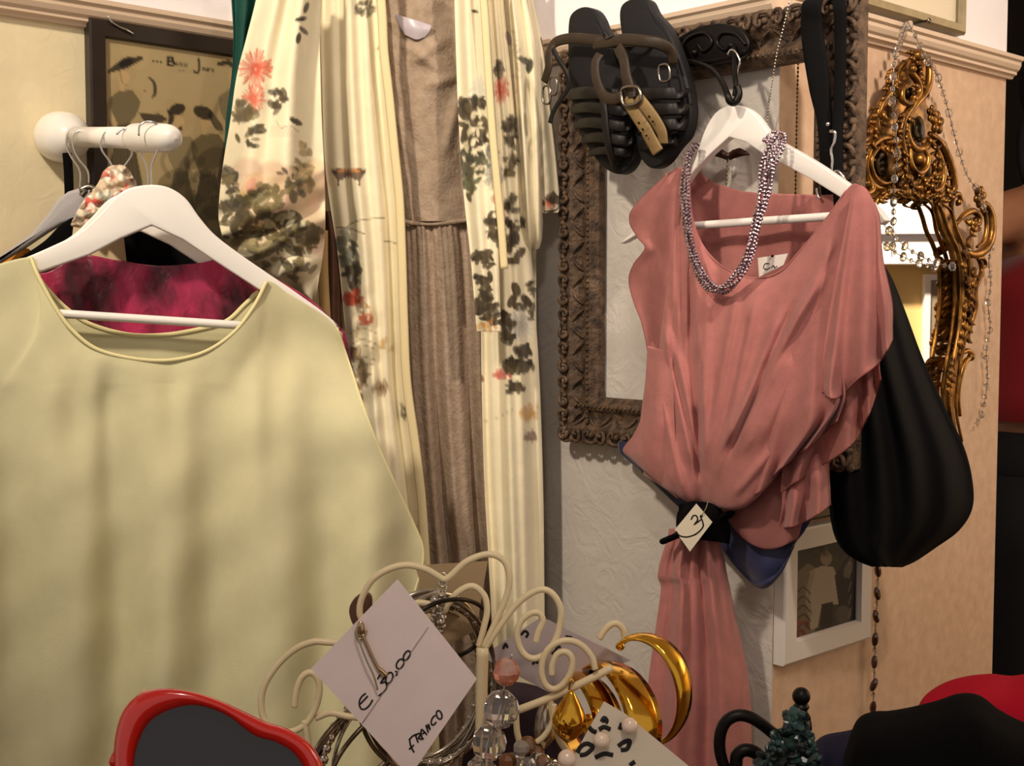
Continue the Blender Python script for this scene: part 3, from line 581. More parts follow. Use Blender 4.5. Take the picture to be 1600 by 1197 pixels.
cloth('sleeve', rows_lr([((412, -60), (506, -60), 1.80, .03), ((400, 0), (503, 0), 1.795, .04), ((385, 60), (500, 60), 1.79, .045), ((370, 120), (501, 120), 1.785, .05), ((360, 190), (503, 190), 1.78, .055), ((350, 250), (506, 250), 1.775, .06), ((343, 310), (508, 310), 1.77, .06), ((343, 350), (508, 345), 1.77, .055), ((356, 385), (506, 385), 1.775, .05), ((385, 418), (500, 425), 1.78, .035), ((430, 445), (494, 458), 1.785, .012), ((470, 462), (492, 470), 1.79, 0)]), 150, 260, M['kimono'], kim, sl, canvas=ck)
def lp(u, v, X, Y): return .015 * np.sin(u * 7.5 + .6 + 1.1 * v) * (.6 + .4 * v) + .006 * np.sin(u * 22 + 3 * v) + np.clip((Y - 440) / 60, 0, 1) * np.exp(-((X - 565) / 24) ** 2) * .005 * np.sin(Y / 9 + X / 15)
cloth('front_panel', rows_lr([(-60, 496, 588, (1.87, 1.86), ), (0, 500, 592, (1.87, 1.86)), (60, 501, 597, (1.865, 1.855)), (140, 503, 603, (1.86, 1.85)), (250, 507, 614, (1.855, 1.845)), (330, 517, 622, (1.85, 1.84)), (400, 528, 626, (1.85, 1.84)), (500, 538, 630, (1.85, 1.84)), (600, 548, 634, (1.85, 1.84)), (750, 555, 655, (1.85, 1.835)), (900, 560, 668, (1.85, 1.83)), (1300, 565, 690, (1.85, 1.83))]), 110, 300, M['kimono'], kim, lp, canvas=ck)
M['binding'] = mat('silk_binding', 'e2d0a0', .5, bump=.3, bscale=200)
m = MB(); tube(m, [P(x, y, 1.833) for x, y in [(590, -60), (597, 20), (600, 80), (608, 150), (616, 230), (624, 310), (628, 400), (631, 500), (636, 600), (652, 720), (664, 860), (684, 1250)]], .0065, 8, 120, nrm=np.array([0, -1., 0]), thick=.0025); m.build('front_band', M['binding'], kim)
cloth('lapel', rows_lr([(-60, 708, 756, (1.83, 1.82)), (0, 710, 757, (1.83, 1.82)), (100, 713, 762, (1.825, 1.815)), (200, 717, 770, (1.82, 1.81)), (300, 724, 776, (1.815, 1.805)), (400, 735, 779, (1.81, 1.80)), (470, 741, 781, (1.81, 1.80)), (518, 745, 783, (1.81, 1.80))]), 70, 260, M['kimono'], kim, lambda u, v, X, Y: -.010 * np.sin(u * 3.1) + .004 * np.sin(u * 12), canvas=ck)
m = MB(); tube(m, [P(x, y, 1.795) for x, y in [(750, -60), (757, 20), (762, 100), (769, 200), (776, 280), (782, 340), (788, 420)]], .0055, 8, 90, nrm=np.array([0, -1., 0]), thick=.0025); m.build('collar_edge', M['binding'], kim)
def rp(u, v, X, Y): return .016 * v * np.sin(u * 8 - .5 + 1.2 * v) - .015 * np.sin(u * 3.1) + .004 * np.sin(u * 25)
cloth('front_panel', rows_lr([(-60, 740, 782, (1.87, 1.87)), (0, 744, 786, (1.87, 1.87)), (100, 748, 796, (1.87, 1.87)), (250, 752, 812, (1.87, 1.88)), (400, 752, 830, (1.865, 1.885)), (500, 752, 837, (1.86, 1.885)), (600, 753, 843, (1.86, 1.885)), (750, 757, 848, (1.855, 1.885)), (900, 765, 850, (1.85, 1.885)), (1300, 785, 853, (1.85, 1.885))]), 100, 300, M['kimono'], kim, rp, canvas=ck)
cloth('sleeve', rows_lr([((782, -60), (812, -60), 1.895, .02), ((785, 0), (822, 0), 1.895, .025), ((790, 60), (834, 60), 1.895, .03), ((795, 130), (841, 130), 1.895, .03), ((802, 200), (844, 200), 1.895, .03), ((808, 270), (847, 270), 1.895, .03), ((813, 330), (848, 330), 1.895, .03), ((818, 372), (847, 370), 1.895, .02), ((822, 396), (842, 388), 1.895, 0)]), 70, 200, M['kimono'], kim, lambda u, v, X, Y: .012 * np.sin(u * 11 + v * 2) * (1 - .4 * v), canvas=ck)
cloth('back_panel', rows_lr([(-60, 430, 822, (1.86, 1.92)), (0, 425, 828, (1.86, 1.92)), (200, 440, 836, (1.87, 1.925)), (400, 470, 838, (1.88, 1.93)), (480, 510, 838, (1.90, 1.93)), (700, 550, 840, (1.92, 1.93)), (1300, 570, 842, (1.92, 1.93))]), 60, 120, M['kimono'], kim, lambda u, v, X, Y: .05 * np.sin(u * 3.14) + .006 * np.sin(u * 20), canvas=ck)
# brown facing between sleeve and panel
M['brown_silk'] = mat('brown_silk', '5a3a28', .55, var=.4, vscale=30)
cloth('facing', rows_lr([(330, 505, 520, 1.868), (380, 505, 532, 1.868), (440, 505, 534, 1.868), (520, 505, 536, 1.868), (640, 520, 552, 1.868), (700, 540, 570, 1.868)]), 24, 60, M['brown_silk'], kim, lambda u, v, X, Y: .004 * np.sin(u * 9))
cloth('facing_edge', rows_lr([(360, 498, 512, 1.842), (430, 497, 513, 1.842), (520, 503, 518, 1.842), (600, 510, 524, 1.845)]), 14, 40, mat('tan_silk', 'a98a58', .6), kim, lambda u, v, X, Y: -.004 * np.sin(u * 3))
# ---- lace dress inside the kimono
M['lace'] = mat('beige_lace', 'a89480', .85, col2='947f6a', vscale=75, bump=.8, bscale=190, bdist=.002, lo=.3, hi=.7)
drs = thing('lace_dress', P(670, 500, 1.9), 'beige lace dress with pleated skirt hanging inside the open kimono', 'dress')
def bod(u, v, X, Y):
    s = -.022 * np.sin(u * 3.14)
    for x0, y0, x1, y1, a in [(625, 65, 690, 110, .007), (700, 60, 640, 100, .006), (718, 150, 695, 240, .008), (615, 170, 640, 240, .006), (716, 120, 660, 135, .006)]:
        d = ((X - x0) * (y1 - y0) - (Y - y0) * (x1 - x0)) / math.hypot(x1 - x0, y1 - y0); t = ((X - x0) * (x1 - x0) + (Y - y0) * (y1 - y0)) / ((x1 - x0) ** 2 + (y1 - y0) ** 2)
        s = s - a * np.exp(-(d / 9) ** 2) * np.exp(-((t - .5) / .5) ** 4)
    return s + .002 * np.sin(X / 11 + np.sin(Y / 23) * 2)
cloth('bodice', rows_lr([(-60, 590, 722, 1.905), (0, 594, 722, 1.905), (60, 600, 722, 1.90), (140, 606, 726, 1.895), (220, 612, 730, 1.895), (300, 618, 736, 1.895), (346, 622, 740, 1.895)]), 110, 170, M['lace'], drs, bod)
def skf(u, v, X, Y): return -.012 * np.sin(u * 3.14) + (.003 + .009 * np.minimum(1, v * 1.6)) * (np.sin(u * 17 + .9 * np.sin(v * 3)) + .5 * np.sin(u * 31 + 1.4)) + .0016 * np.sin(u * 90) * np.exp(-v * 5)
cloth('skirt', rows_lr([(342, 620, 741, 1.893), (400, 622, 749, 1.893), (500, 624, 756, 1.893), (620, 630, 760, 1.893), (800, 645, 770, 1.893), (950, 655, 782, 1.893), (1320, 660, 796, 1.893)]), 160, 220, M['lace'], drs, skf)
m = MB(); tube(m, [P(x, y, 1.878) for x, y in [(618, 344), (650, 349), (690, 349), (722, 345), (742, 342)]], .0035, 8, 60, nrm=np.array([0, -1., 0]), thick=.003); m.build('waist_seam', M['lace'], drs)
cloth('satin_label', [[(616, 22, 1.882), (645, 30, 1.872), (675, 40, 1.874)], [(624, 40, 1.878), (650, 46, 1.870), (672, 48, 1.873)], [(632, 54, 1.878), (650, 62, 1.873), (664, 58, 1.874)]], 24, 20, mat('grey_satin', 'b4aab0', .3, spec=.6, bump=.3, bscale=60), drs)
# ---- green garment and sheer blouse beside the kimono
M['green'] = mat('bottle_green', '0c4a40', .7, var=.3, vscale=30, bump=.3, bscale=300)
o = cloth('green_dress', rows_lr([(-60, 358, 420, 1.86), (0, 362, 412, 1.86), (60, 365, 400, 1.86), (120, 362, 392, 1.865), (200, 352, 385, 1.87), (300, 352, 380, 1.875), (420, 352, 376, 1.88)]), 40, 80, M['green'], None, lambda u, v, X, Y: .008 * np.sin(u * 10 + v * 2))
tag(o, 'dark green garment hanging between the poster and the kimono sleeve', 'garment')
cs = Canvas(780, -20, 900, 380, 'd9cdb2'); cs.mum(857, 318, 12, 'c9603a', 20, 5); cs.leaves(864, 310, 10, 8, 10, 7, ['5d4a3a', '47392e'], .9, 6); cs.leaves(846, 316, 6, 6, 5, 6, ['5d4a3a'], .8, 7); cs.line([(806, 88), (815, 78), (826, 92)], 1.6, '7a745c', .8)
cs.line([(846, 60), (852, 90), (862, 180), (871, 262), (874, 322), (852, 331)], 3.0, '3a322a', .9)
M['sheer'] = mat('sheer_voile', 'ffffff', .8, attr=True, translucent=.2)
o = cloth('sheer_blouse', rows_lr([((815, -60), (830, -60), 1.895), ((815, 0), (832, 0), 1.895), ((818, 60), (846, 60), 1.895), ((822, 120), (855, 120), 1.893), ((828, 190), (863, 190), 1.891), ((832, 260), (871, 262), 1.889), ((836, 322), (874, 325), 1.888), ((838, 334), (866, 332), 1.888)]), 50, 160, M['sheer'], None, lambda u, v, X, Y: .004 * np.sin(u * 9), canvas=cs)
tag(o, 'sheer cream sleeve with dark edging and one small flower beside the kimono', 'blouse')
# ================================================================ back wall: ornate frame, bracket, sandals, pink dress, bag
fL = WC.uz(884, 300, .02)[0]; fR = WC.uz(1338, 80, .03)[0]; fT = WC.uz(1150, 31, .02)[1]; fB = WC.uz(880, 686, .02)[1]
M['old_frame'] = mat('aged_carved_frame', '6a5340', .6, col2='3a2c22', vscale=70, bump=.9, bscale=130, bdist=.004, lo=.35, hi=.65)
orn = thing('ornate_frame', WC.at((fL + fR) / 2, fB, .02), 'large brown carved empty picture frame on the back wall around the pink dress', 'frame')
fw = .066
frame_rect(MB(), WC, fL, fR, fB, fT, fw, [(0, .004), (0, .020), (.06, .028), (.30, .033), (.42, .026), (.50, .020), (.66, .022), (.74, .028), (.86, .028), (.92, .022), (1, .018), (1, .004)]).build('moulding', M['old_frame'], orn, True, bevel=.0015)
def carve(mb, a, b, nz, n, seed):              # scrolls, shells and beads along one side of the frame
    r = random.Random(seed); d = (b - a); L = np.linalg.norm(d); d = d / L; s = nz; o = WC.n
    for i in range(n):
        c = a + d * L * (i + .5) / n; k = L / n; sg = 1 if i % 2 else -1
        pts = [c + d * k * x * sg + s * y + o * h for x, y, h in [(-.45, .004, .026), (-.2, .0005, .031), (.15, .002, .034), (.32, .010, .036), (.18, .018, .036), (-.02, .015, .036), (.04, .010, .037)]]
        tube(mb, pts, [.0016, .003, .0034, .003, .0024, .0018], 7, 22)
        ball(mb, c - d * k * .22 * sg + s * .012 + o * .034, .0042, 9, 6)
        ellip(mb, c + d * k * .46 + s * .004 + o * .028, [d * .006, s * .0062, o * .006], 9, 6)
        for q in range(3): ball(mb, a + d * L * (i + (q + .5) / 3) / n + s * .053 + o * .028, .0030, 8, 5)
        tube(mb, [c + s * (.024) - d * k * .4 * sg + o * .029, c + s * .030 + o * .027, c + s * .040 + d * k * .35 * sg + o * .023], [.001, .0026, .001], 6, 10)
zup = np.array([0, 0, 1.])
for nm, a, b, s, n in (('top', WC.at(fL, fT), WC.at(fR, fT), -zup, 20), ('bot', WC.at(fL, fB), WC.at(fR, fB), zup, 20), ('l', WC.at(fL, fB), WC.at(fL, fT), WC.d, 23), ('r', WC.at(fR, fB), WC.at(fR, fT), -WC.d, 23)):
    m = MB(); carve(m, a, b, s, n, 3); m.build('carved_border', M['old_frame'], orn)
# ---- iron bracket with hooks
W5 = lambda x, y, o: WC.hit(x, y, o)
brk = thing('iron_hook_bracket', W5(1110, 70, .04), 'black iron bracket with scrolled hooks on the frame top, carrying sandals and pink dress', 'hook')
m = MB(); prism(m, [W5(x, y, .048) for x, y in cr([(1046, 92), (1052, 66), (1085, 44), (1125, 36), (1158, 46), (1170, 68), (1160, 88), (1120, 98), (1080, 104)], 40, True)], -WC.n * .012); m.build('plate', M['iron'], brk, True, bevel=.002)
m = MB()
for s_ in ([(1060, 84), (1075, 60), (1100, 52), (1112, 66), (1100, 80), (1090, 70)], [(1165, 70), (1150, 54), (1128, 52), (1120, 66), (1132, 78), (1142, 68)], [(1052, 90), (1090, 96), (1130, 92), (1165, 80)]): tube(m, [W5(x, y, .05) for x, y in s_], .0022, 7, 40)
ball(m, W5(1085, 82, .052), .004); ball(m, W5(1142, 71, .052), .004); m.build('scrollwork', M['iron'], brk)
m = MB(); tube(m, [W5(x, y, o) for x, y, o in [(1050, 92, .05), (1085, 97, .055), (1112, 108, .07), (1128, 128, .085), (1136, 146, .095), (1140, 158, .095), (1148, 160, .088), (1155, 148, .084), (1152, 134, .084)]], [.003, .0032, .0036, .0042, .0048, .004], 10, 60); m.build('hook', M['iron'], brk)
m = MB(); tube(m, [W5(x, y, o) for x, y, o in [(1146, 72, .05), (1148, 90, .06), (1148, 115, .075), (1150, 135, .082), (1148, 150, .084)]], .0034, 10, 40); m.build('hook', M['iron'], brk)
m = MB(); tube(m, [W5(x, y, o) for x, y, o in [(1056, 90, .05), (1040, 78, .07), (1010, 66, .10), (985, 62, .118), (960, 58, .121), (948, 62, .117), (944, 54, .113)]], .0032, 8, 40); m.build('hook', M['iron'], brk)
# ---- pair of sandals
M['sole'] = mat('black_rubber', '0e0d10', .6, var=.2, vscale=60, bump=.2, bscale=150)
M['strap'] = mat('brown_leather', '35281b', .5, var=.3, vscale=70, bump=.3, bscale=200)
M['strap_d'] = mat('dark_leather', '15100e', .5, var=.3, vscale=70, bump=.3, bscale=200)
M['tan'] = mat('tan_leather', '8a7048', .5, var=.2, vscale=60, bump=.3, bscale=220)
def sandal(off, outline, straps, label):
    cx, cy = np.mean(np.array(outline), 0); root = thing('sandal', W5(cx, cy, off), label, 'sandal', None)
    m = MB(); prism(m, [W5(x, y, off) for x, y in cr(outline, 70, True)], -WC.n * .018); m.build('sole', M['sole'], root, True, bevel=.003)
    m = MB(); q = np.array(outline); c = q.mean(0); ins = c + (q - c) * .86; prism(m, [W5(x, y, off + .003) for x, y in cr(ins, 70, True)], -WC.n * .0035); m.build('insole', mat('insole_leather', '121015', .7, bump=.3, bscale=160), root, True, bevel=.001)
    for nm, pts, wdt, mt in straps:
        m = MB(); p = cr([W5(x, y, off + h) for x, y, h in pts], 44); tube(m, p, wdt, 8, raw=True, nrm=WC.n, thick=.0017); m.build(nm, M[mt], root)
    return root
SL = [(887, 40), (893, 20), (910, 10.5), (927, 15), (937, 29), (943, 44), (955, 62), (975, 110), (992, 170), (996, 215), (990, 248), (979, 266), (964, 272), (944, 263), (928, 246), (912, 220), (898, 188), (890, 145), (887, 94)]
SR = [(967, 24), (972, 6), (990, -3), (1010, -1), (1022, 20), (1042, 44), (1062, 92), (1075, 138), (1079, 178), (1072, 210), (1056, 230), (1038, 254), (1020, 263), (1006, 255), (996, 234), (990, 187), (980, 117), (971, 58)]
def across(y0, y1, xa, xb, h=.028): return [(xa, y0, -.006), (xa + (xb - xa) * .25, y0 - 3, h * .8), (xa + (xb - xa) * .5, (y0 + y1) / 2 - 3, h), (xa + (xb - xa) * .75, y1 - 2, h * .8), (xb, y1, -.006)]
s1 = sandal(.078, SL, [('strap', across(148, 150, 888, 986), .0085, 'strap_d'), ('strap', across(170, 176, 893, 992, .03), .0075, 'strap_d'), ('strap', across(194, 200, 899, 996, .03), .0075, 'strap_d'), ('strap', across(217, 222, 910, 996, .026), .0075, 'strap_d'), ('strap', across(238, 240, 922, 992, .02), .006, 'strap_d'),
    ('center_strap', [(940, 140, .030), (944, 175, .033), (948, 215, .030), (954, 245, .02), (958, 262, .006)], .006, 'strap_d'),
    ('ankle_strap', [(990, 66, .012), (960, 66, .026), (925, 62, .030), (893, 60, .028), (868, 66, .026), (858, 82, .03), (857, 105, .032), (850, 128, .03)], .0075, 'strap'),
    ('buckle_strap', [(864, 76, .03), (872, 92, .03), (884, 112, .03), (888, 135, .026), (876, 155, .026), (864, 176, .026), (859, 192, .026)], .0042, 'strap_d')],
    'left sandal of the dark strappy pair, loose ankle strap and buckle dangling at its side')
m = MB()
for cx, cy in ((854, 148), (864, 134)):
    m = MB(); tube(m, [W5(cx + dx, cy + dy, .11) for dx, dy in [(-5, -11), (5, -11), (5, 12), (-5, 12)]], .0016, 6, closed=True, n=20); m.build('buckle', M['dsteel'], s1)
s2 = sandal(.086, SR, [('strap', across(150, 148, 985, 1077, .03), .0085, 'strap_d'), ('strap', across(176, 172, 990, 1079, .03), .0085, 'strap_d'), ('strap', across(202, 196, 993, 1076, .028), .0085, 'strap_d'), ('strap', across(228, 220, 997, 1062, .02), .007, 'strap_d'),
    ('ankle_strap', [(928, 68, .022), (950, 66, .034), (975, 62, .040), (1005, 64, .042), (1030, 68, .036), (1048, 80, .026), (1052, 100, .020)], .0078, 'strap'),
    ('looped_strap', [(938, 84, .040), (930, 100, .044), (932, 125, .048), (942, 148, .05), (958, 155, .052), (975, 150, .052)], .0075, 'strap'),
    ('looped_strap', [(965, 74, .042), (974, 92, .046), (978, 118, .05), (984, 140, .05), (986, 154, .05)], .0085, 'strap'),
    ('tan_strap', [(978, 154, .05), (992, 176, .05), (1006, 198, .048), (1018, 220, .044), (1028, 238, .04)], .0092, 'tan'), ('tan_strap', [(996, 152, .052), (1012, 172, .05), (1026, 192, .046), (1034, 208, .042), (1036, 224, .038)], .0085, 'tan')],
    'right sandal of the dark strappy pair, with two punched tan straps hanging across it')
m = MB(); tube(m, [W5(x, y, .142) for x, y in [(972, 140), (996, 136), (1000, 158), (976, 164)]], .0024, 6, closed=True, n=20); m.build('buckle', M['dsteel'], s2)
m = MB(); tube(m, [W5(x, y, .112) for x, y in [(1030, 104), (1044, 102), (1046, 124), (1032, 126)]], .0018, 6, closed=True, n=20); m.build('buckle', M['dsteel'], s2)
m = MB()
for x, y in ((998, 192), (1004, 202), (1001, 208), (1014, 182), (1020, 190), (1010, 212)): ball(m, W5(x, y, .1375), .0014, 8, 5)
m.build('punch_hole', M['black'], s2)

# ---- pink dress on its hanger
PH = Plane(WC.at(.674, 0, .066)[:2], CD)
pix = [(968, 381), (978, 372), (1010, 344), (1040, 318), (1068, 284), (1085, 250), (1100, 205), (1116, 178), (1132, 167), (1147, 164), (1164, 168), (1180, 180), (1195, 200), (1207, 214), (1230, 228), (1262, 246), (1296, 268), (1330, 292), (1366, 322), (1384, 344), (1375, 352),
       (1344, 330), (1312, 308), (1270, 282), (1230, 260), (1196, 243), (1165, 222), (1139, 214), (1112, 238), (1086, 264), (1060, 300), (1030, 336), (1000, 364), (976, 378)]
wood_hanger('clothes_hanger', PH, pix, [(1030, 357), (1150, 348), (1290, 339), (1352, 334)], [(1145, 168), (1147, 150), (1149, 130), (1152, 110), (1156, 96), (1150, 82), (1142, 78), (1137, 86)],
            'white wooden hanger under the iron bracket, carrying the pink dress', thick=.013, nout=20)
M['pink'] = mat('dusty_pink_chiffon', 'c07a74', .85, var=.12, vscale=60, bump=.5, bscale=420, bdist=.0008, translucent=.16, sheen=.25)
M['pink_sheer'] = mat('sheer_pink_chiffon', 'c2807a', .85, var=.12, vscale=60, bump=.5, bscale=420, bdist=.0008, translucent=.3, alpha=.86)
M['pink_hem'] = mat('pink_rolled_hem', '8c4a46', .85)
pd = thing('pink_dress', P(1180, 560, 1.55), 'dusty pink ruffled chiffon dress gathered at the waist, hanging before the ornate frame', 'dress')
def Yp(x, o): return (PH.hit(x, 475, o))[1]          # distance of the hanger's plane at a column, o metres nearer than it
def rowsP(rr): return [[(x, y, Yp(x, o)) for x, y, o in r] for r in rr]
cloth('back_panel', rowsP([[(1056, 268, -.022), (1085, 262, -.026), (1110, 282, -.03), (1140, 293, -.03), (1170, 300, -.03), (1230, 303, -.03), (1300, 304, -.026), (1345, 296, -.022)],
      [(1050, 420, -.03), (1080, 420, -.03), (1110, 420, -.032), (1140, 420, -.032), (1170, 420, -.032), (1230, 420, -.03), (1300, 420, -.03), (1360, 420, -.03)],
      [(1040, 640, -.03), (1080, 640, -.03), (1110, 640, -.03), (1140, 640, -.03), (1170, 640, -.03), (1230, 640, -.03), (1280, 640, -.03), (1340, 640, -.03)]]), 90, 70, M['pink'], pd, lambda u, v, X, Y: .0025 * np.sin(X / 13 + Y / 90))
def line_fold(X, Y, lst):
    s = 0
    for (x0, y0, x1, y1, w_, a) in lst:
        L = math.hypot(x1 - x0, y1 - y0); d = ((X - x0) * (y1 - y0) - (Y - y0) * (x1 - x0)) / L; t = ((X - x0) * (x1 - x0) + (Y - y0) * (y1 - y0)) / L ** 2
        s = s - a * np.exp(-(d / w_) ** 2) * np.exp(-np.clip(np.abs(t - .5) * 2 - .8, 0, 9) ** 2 * 14)
    return s
def ff(u, v, X, Y):
    s = line_fold(X, Y, [(1068, 270, 1062, 520, 9, .010), (1048, 280, 1040, 560, 9, .010), (1085, 400, 1094, 720, 10, .009), (1105, 440, 1100, 720, 9, .008), (1290, 430, 1150, 690, 11, .010), (1322, 420, 1185, 690, 11, .009), (1260, 470, 1128, 700, 10, .008), (1235, 560, 1165, 700, 9, .008), (1180, 470, 1118, 740, 12, .009),
        (1040, 520, 1082, 720, 10, .010), (1025, 560, 1050, 760, 10, .009), (1060, 560, 1098, 750, 8, .009)])
    s = s + line_fold(X, Y, [(1078, 420, 1088, 720, 6, -.008), (1272, 470, 1132, 705, 6, -.008), (1200, 560, 1140, 710, 5, -.007), (1052, 560, 1094, 745, 5, -.012), (1090, 640, 1096, 742, 7, -.012)])
    s = s + line_fold(X, Y, [(1150, 470, 1108, 700, 7, .007), (1215, 500, 1140, 690, 7, .008), (1300, 380, 1200, 600, 8, .007), (1056, 290, 1052, 480, 5, .007), (1076, 300, 1072, 520, 5, .006), (1030, 600, 1068, 770, 7, .008), (1150, 770, 1220, 690, 7, .006)])
    s = s + line_fold(X, Y, [(1168, 500, 1124, 705, 5, -.007), (1238, 480, 1150, 690, 5, -.007), (1066, 300, 1066, 520, 4, -.006), (1090, 560, 1094, 730, 5, -.010)])
    return s + .0012 * np.sin(X / 15 + Y / 50)
cloth('bodice', rowsP([[(1040, 272, .020), (1060, 262, .024), (1076, 268, .024), (1080, 330, .02), (1092, 372, .018), (1112, 402, .018), (1142, 424, .018), (1180, 435, .018), (1218, 425, .018), (1250, 392, .018), (1288, 346, .02), (1322, 298, .022), (1340, 288, .022), (1364, 318, .018)],
      [(1014, 420, .020), (1038, 410, .026), (1062, 412, .030), (1082, 424, .030), (1104, 438, .030), (1124, 448, .030), (1150, 458, .030), (1182, 464, .030), (1216, 458, .030), (1248, 444, .030), (1280, 424, .030), (1312, 402, .028), (1342, 390, .024), (1374, 400, .018)],
      [(1012, 560, .022), (1036, 560, .030), (1056, 560, .036), (1076, 560, .038), (1096, 560, .040), (1116, 560, .042), (1140, 560, .042), (1168, 560, .042), (1196, 560, .042), (1224, 560, .040), (1252, 560, .038), (1280, 560, .034), (1310, 560, .028), (1344, 560, .020)],
      [(1000, 672, .024), (1026, 672, .036), (1048, 674, .044), (1068, 678, .046), (1086, 684, .044), (1102, 690, .044), (1120, 690, .048), (1142, 684, .054), (1166, 678, .056), (1190, 672, .054), (1214, 668, .050), (1238, 664, .044), (1264, 660, .036), (1296, 650, .024)],
      [(1006, 738, .022), (1026, 748, .036), (1046, 760, .042), (1066, 770, .042), (1082, 776, .038), (1096, 774, .034), (1112, 778, .042), (1128, 784, .048), (1146, 786, .052), (1166, 782, .052), (1186, 768, .048), (1206, 748, .042), (1230, 722, .034), (1258, 700, .024)],
      [(1012, 742, .010), (1030, 754, .014), (1050, 768, .014), (1068, 778, .014), (1084, 786, .012), (1096, 786, .012), (1112, 790, .016), (1128, 792, .020), (1146, 792, .022), (1164, 788, .022), (1182, 774, .02), (1202, 754, .016), (1224, 730, .012), (1250, 708, .01)]]), 220, 240, M['pink'], pd, ff)
m = MB(); tube(m, [P(x, y, Yp(x, o) - .001) for x, y, o in [(1076, 268, .024), (1080, 330, .02), (1092, 372, .018), (1112, 402, .018), (1142, 424, .018), (1180, 435, .018), (1218, 425, .018), (1250, 392, .018), (1288, 346, .02), (1322, 298, .022)]], .0013, 6, 90); m.build('neck_edge', M['pink'], pd)
# left flutter sleeve with a wavy edge
cloth('ruffle_sleeve', rowsP([[(1040, 274, .018), (1050, 268, .024), (1060, 264, .027), (1066, 264, .026)], [(992, 322, .018), (1020, 310, .026), (1045, 302, .032), (1064, 300, .030)], [(984, 346, .014), (1015, 346, .026), (1042, 345, .034), (1062, 345, .033)], [(996, 370, .022), (1018, 372, .026), (1042, 374, .034), (1060, 376, .034)], [(1008, 388, .026), (1025, 392, .028), (1044, 396, .034), (1058, 398, .034)], [(990, 414, .016), (1015, 416, .026), (1040, 418, .034), (1056, 420, .034)], [(983, 438, .012), (1012, 440, .026), (1038, 442, .034), (1054, 444, .034)], [(990, 470, .020), (1014, 472, .026), (1036, 474, .032), (1052, 476, .033)], [(1004, 508, .024), (1020, 510, .028), (1036, 512, .031), (1050, 514, .032)], [(1013, 560, .024), (1024, 562, .028), (1036, 564, .031), (1046, 566, .032)], [(1012, 620, .026), (1022, 620, .03), (1032, 620, .032), (1040, 620, .033)]]), 60, 220, M['pink_sheer'], pd, lambda u, v, X, Y: -.004 * np.sin(u * 9 + v * 3))
hem(pd, M['pink_hem'], GRID, (slice(None), 0))
# lower left drape
cloth('drape', rowsP([[(1012, 540, .030), (1030, 545, .038), (1050, 550, .040)], [(1008, 610, .034), (1030, 612, .046), (1052, 618, .046)], [(1003, 650, .034), (1026, 655, .050), (1054, 668, .050)], [(990, 680, .028), (1016, 690, .048), (1056, 704, .052)], [(974, 702, .018), (1010, 716, .044), (1054, 738, .052)], [(984, 716, .016), (1014, 738, .038), (1056, 768, .046)], [(1002, 732, .012), (1030, 756, .030), (1060, 780, .034)]]), 60, 100, M['pink'], pd, lambda u, v, X, Y: .006 * np.sin(u * 8 + 1) * v)
# right flutter sleeve, two layers, rippled along the bottom edge
def rip(a, k, ph=0): return lambda u, v, X, Y: a * (v ** 1.6) * np.sin(u * k + ph + .8 * np.sin(u * k * .37)) * np.minimum(1, 6 * u) + .0035 * np.sin(X / 19 + Y / 33)
cloth('ruffle_sleeve', rowsP([[(1332, 300, .030), (1338, 294, .029), (1344, 290, .027), (1352, 294, .024), (1358, 302, .022)],
      [(1318, 370, .040), (1332, 362, .040), (1348, 352, .036), (1366, 344, .030), (1373, 338, .024)],
      [(1302, 450, .050), (1322, 444, .050), (1346, 434, .046), (1368, 424, .036), (1379, 404, .026)],
      [(1288, 540, .058), (1312, 532, .058), (1342, 518, .052), (1372, 494, .040), (1393, 470, .028)],
      [(1283, 600, .062), (1304, 600, .064), (1340, 576, .056), (1374, 548, .042), (1394, 512, .028)],
      [(1284, 613, .062), (1306, 622, .066), (1342, 592, .056), (1376, 563, .042), (1394, 531, .028)]]), 110, 150, M['pink'], pd, rip(.016, 19, .6))
hem(pd, M['pink_hem'], GRID, (-1, slice(None))); hem(pd, M['pink_hem'], GRID, (slice(None), -1))
cloth('ruffle_sleeve', rowsP([[(1235, 545, .044), (1256, 520, .044), (1276, 490, .044), (1296, 470, .042), (1316, 450, .040)],
      [(1212, 610, .050), (1240, 585, .052), (1268, 560, .052), (1296, 540, .050), (1322, 520, .046)],
      [(1190, 680, .054), (1226, 650, .058), (1262, 620, .058), (1296, 596, .056), (1318, 585, .05)],
      [(1168, 745, .048), (1212, 712, .050), (1256, 676, .060), (1300, 640, .058), (1320, 620, .052)],
      [(1159, 788, .042), (1194, 762, .044), (1218, 734, .046), (1254, 706, .048), (1308, 658, .050)]]), 130, 120, M['pink'], pd, rip(.011, 22))
hem(pd, M['pink_hem'], GRID, (-1, slice(None)))
cloth('ruffle_layer', rowsP([[(1230, 640, .034), (1270, 610, .036), (1310, 570, .034), (1345, 520, .03), (1365, 470, .024)], [(1226, 680, .036), (1272, 650, .040), (1318, 610, .038), (1350, 570, .032), (1372, 540, .024)], [(1222, 725, .036), (1275, 690, .042), (1324, 650, .040), (1354, 610, .032), (1374, 575, .024)], [(1220, 770, .03), (1262, 740, .038), (1322, 702, .036), (1354, 655, .028), (1376, 592, .018)]]), 120, 90, M['pink_sheer'], pd, rip(.016, 21, 1))
hem(pd, M['pink_hem'], GRID, (-1, slice(None)))
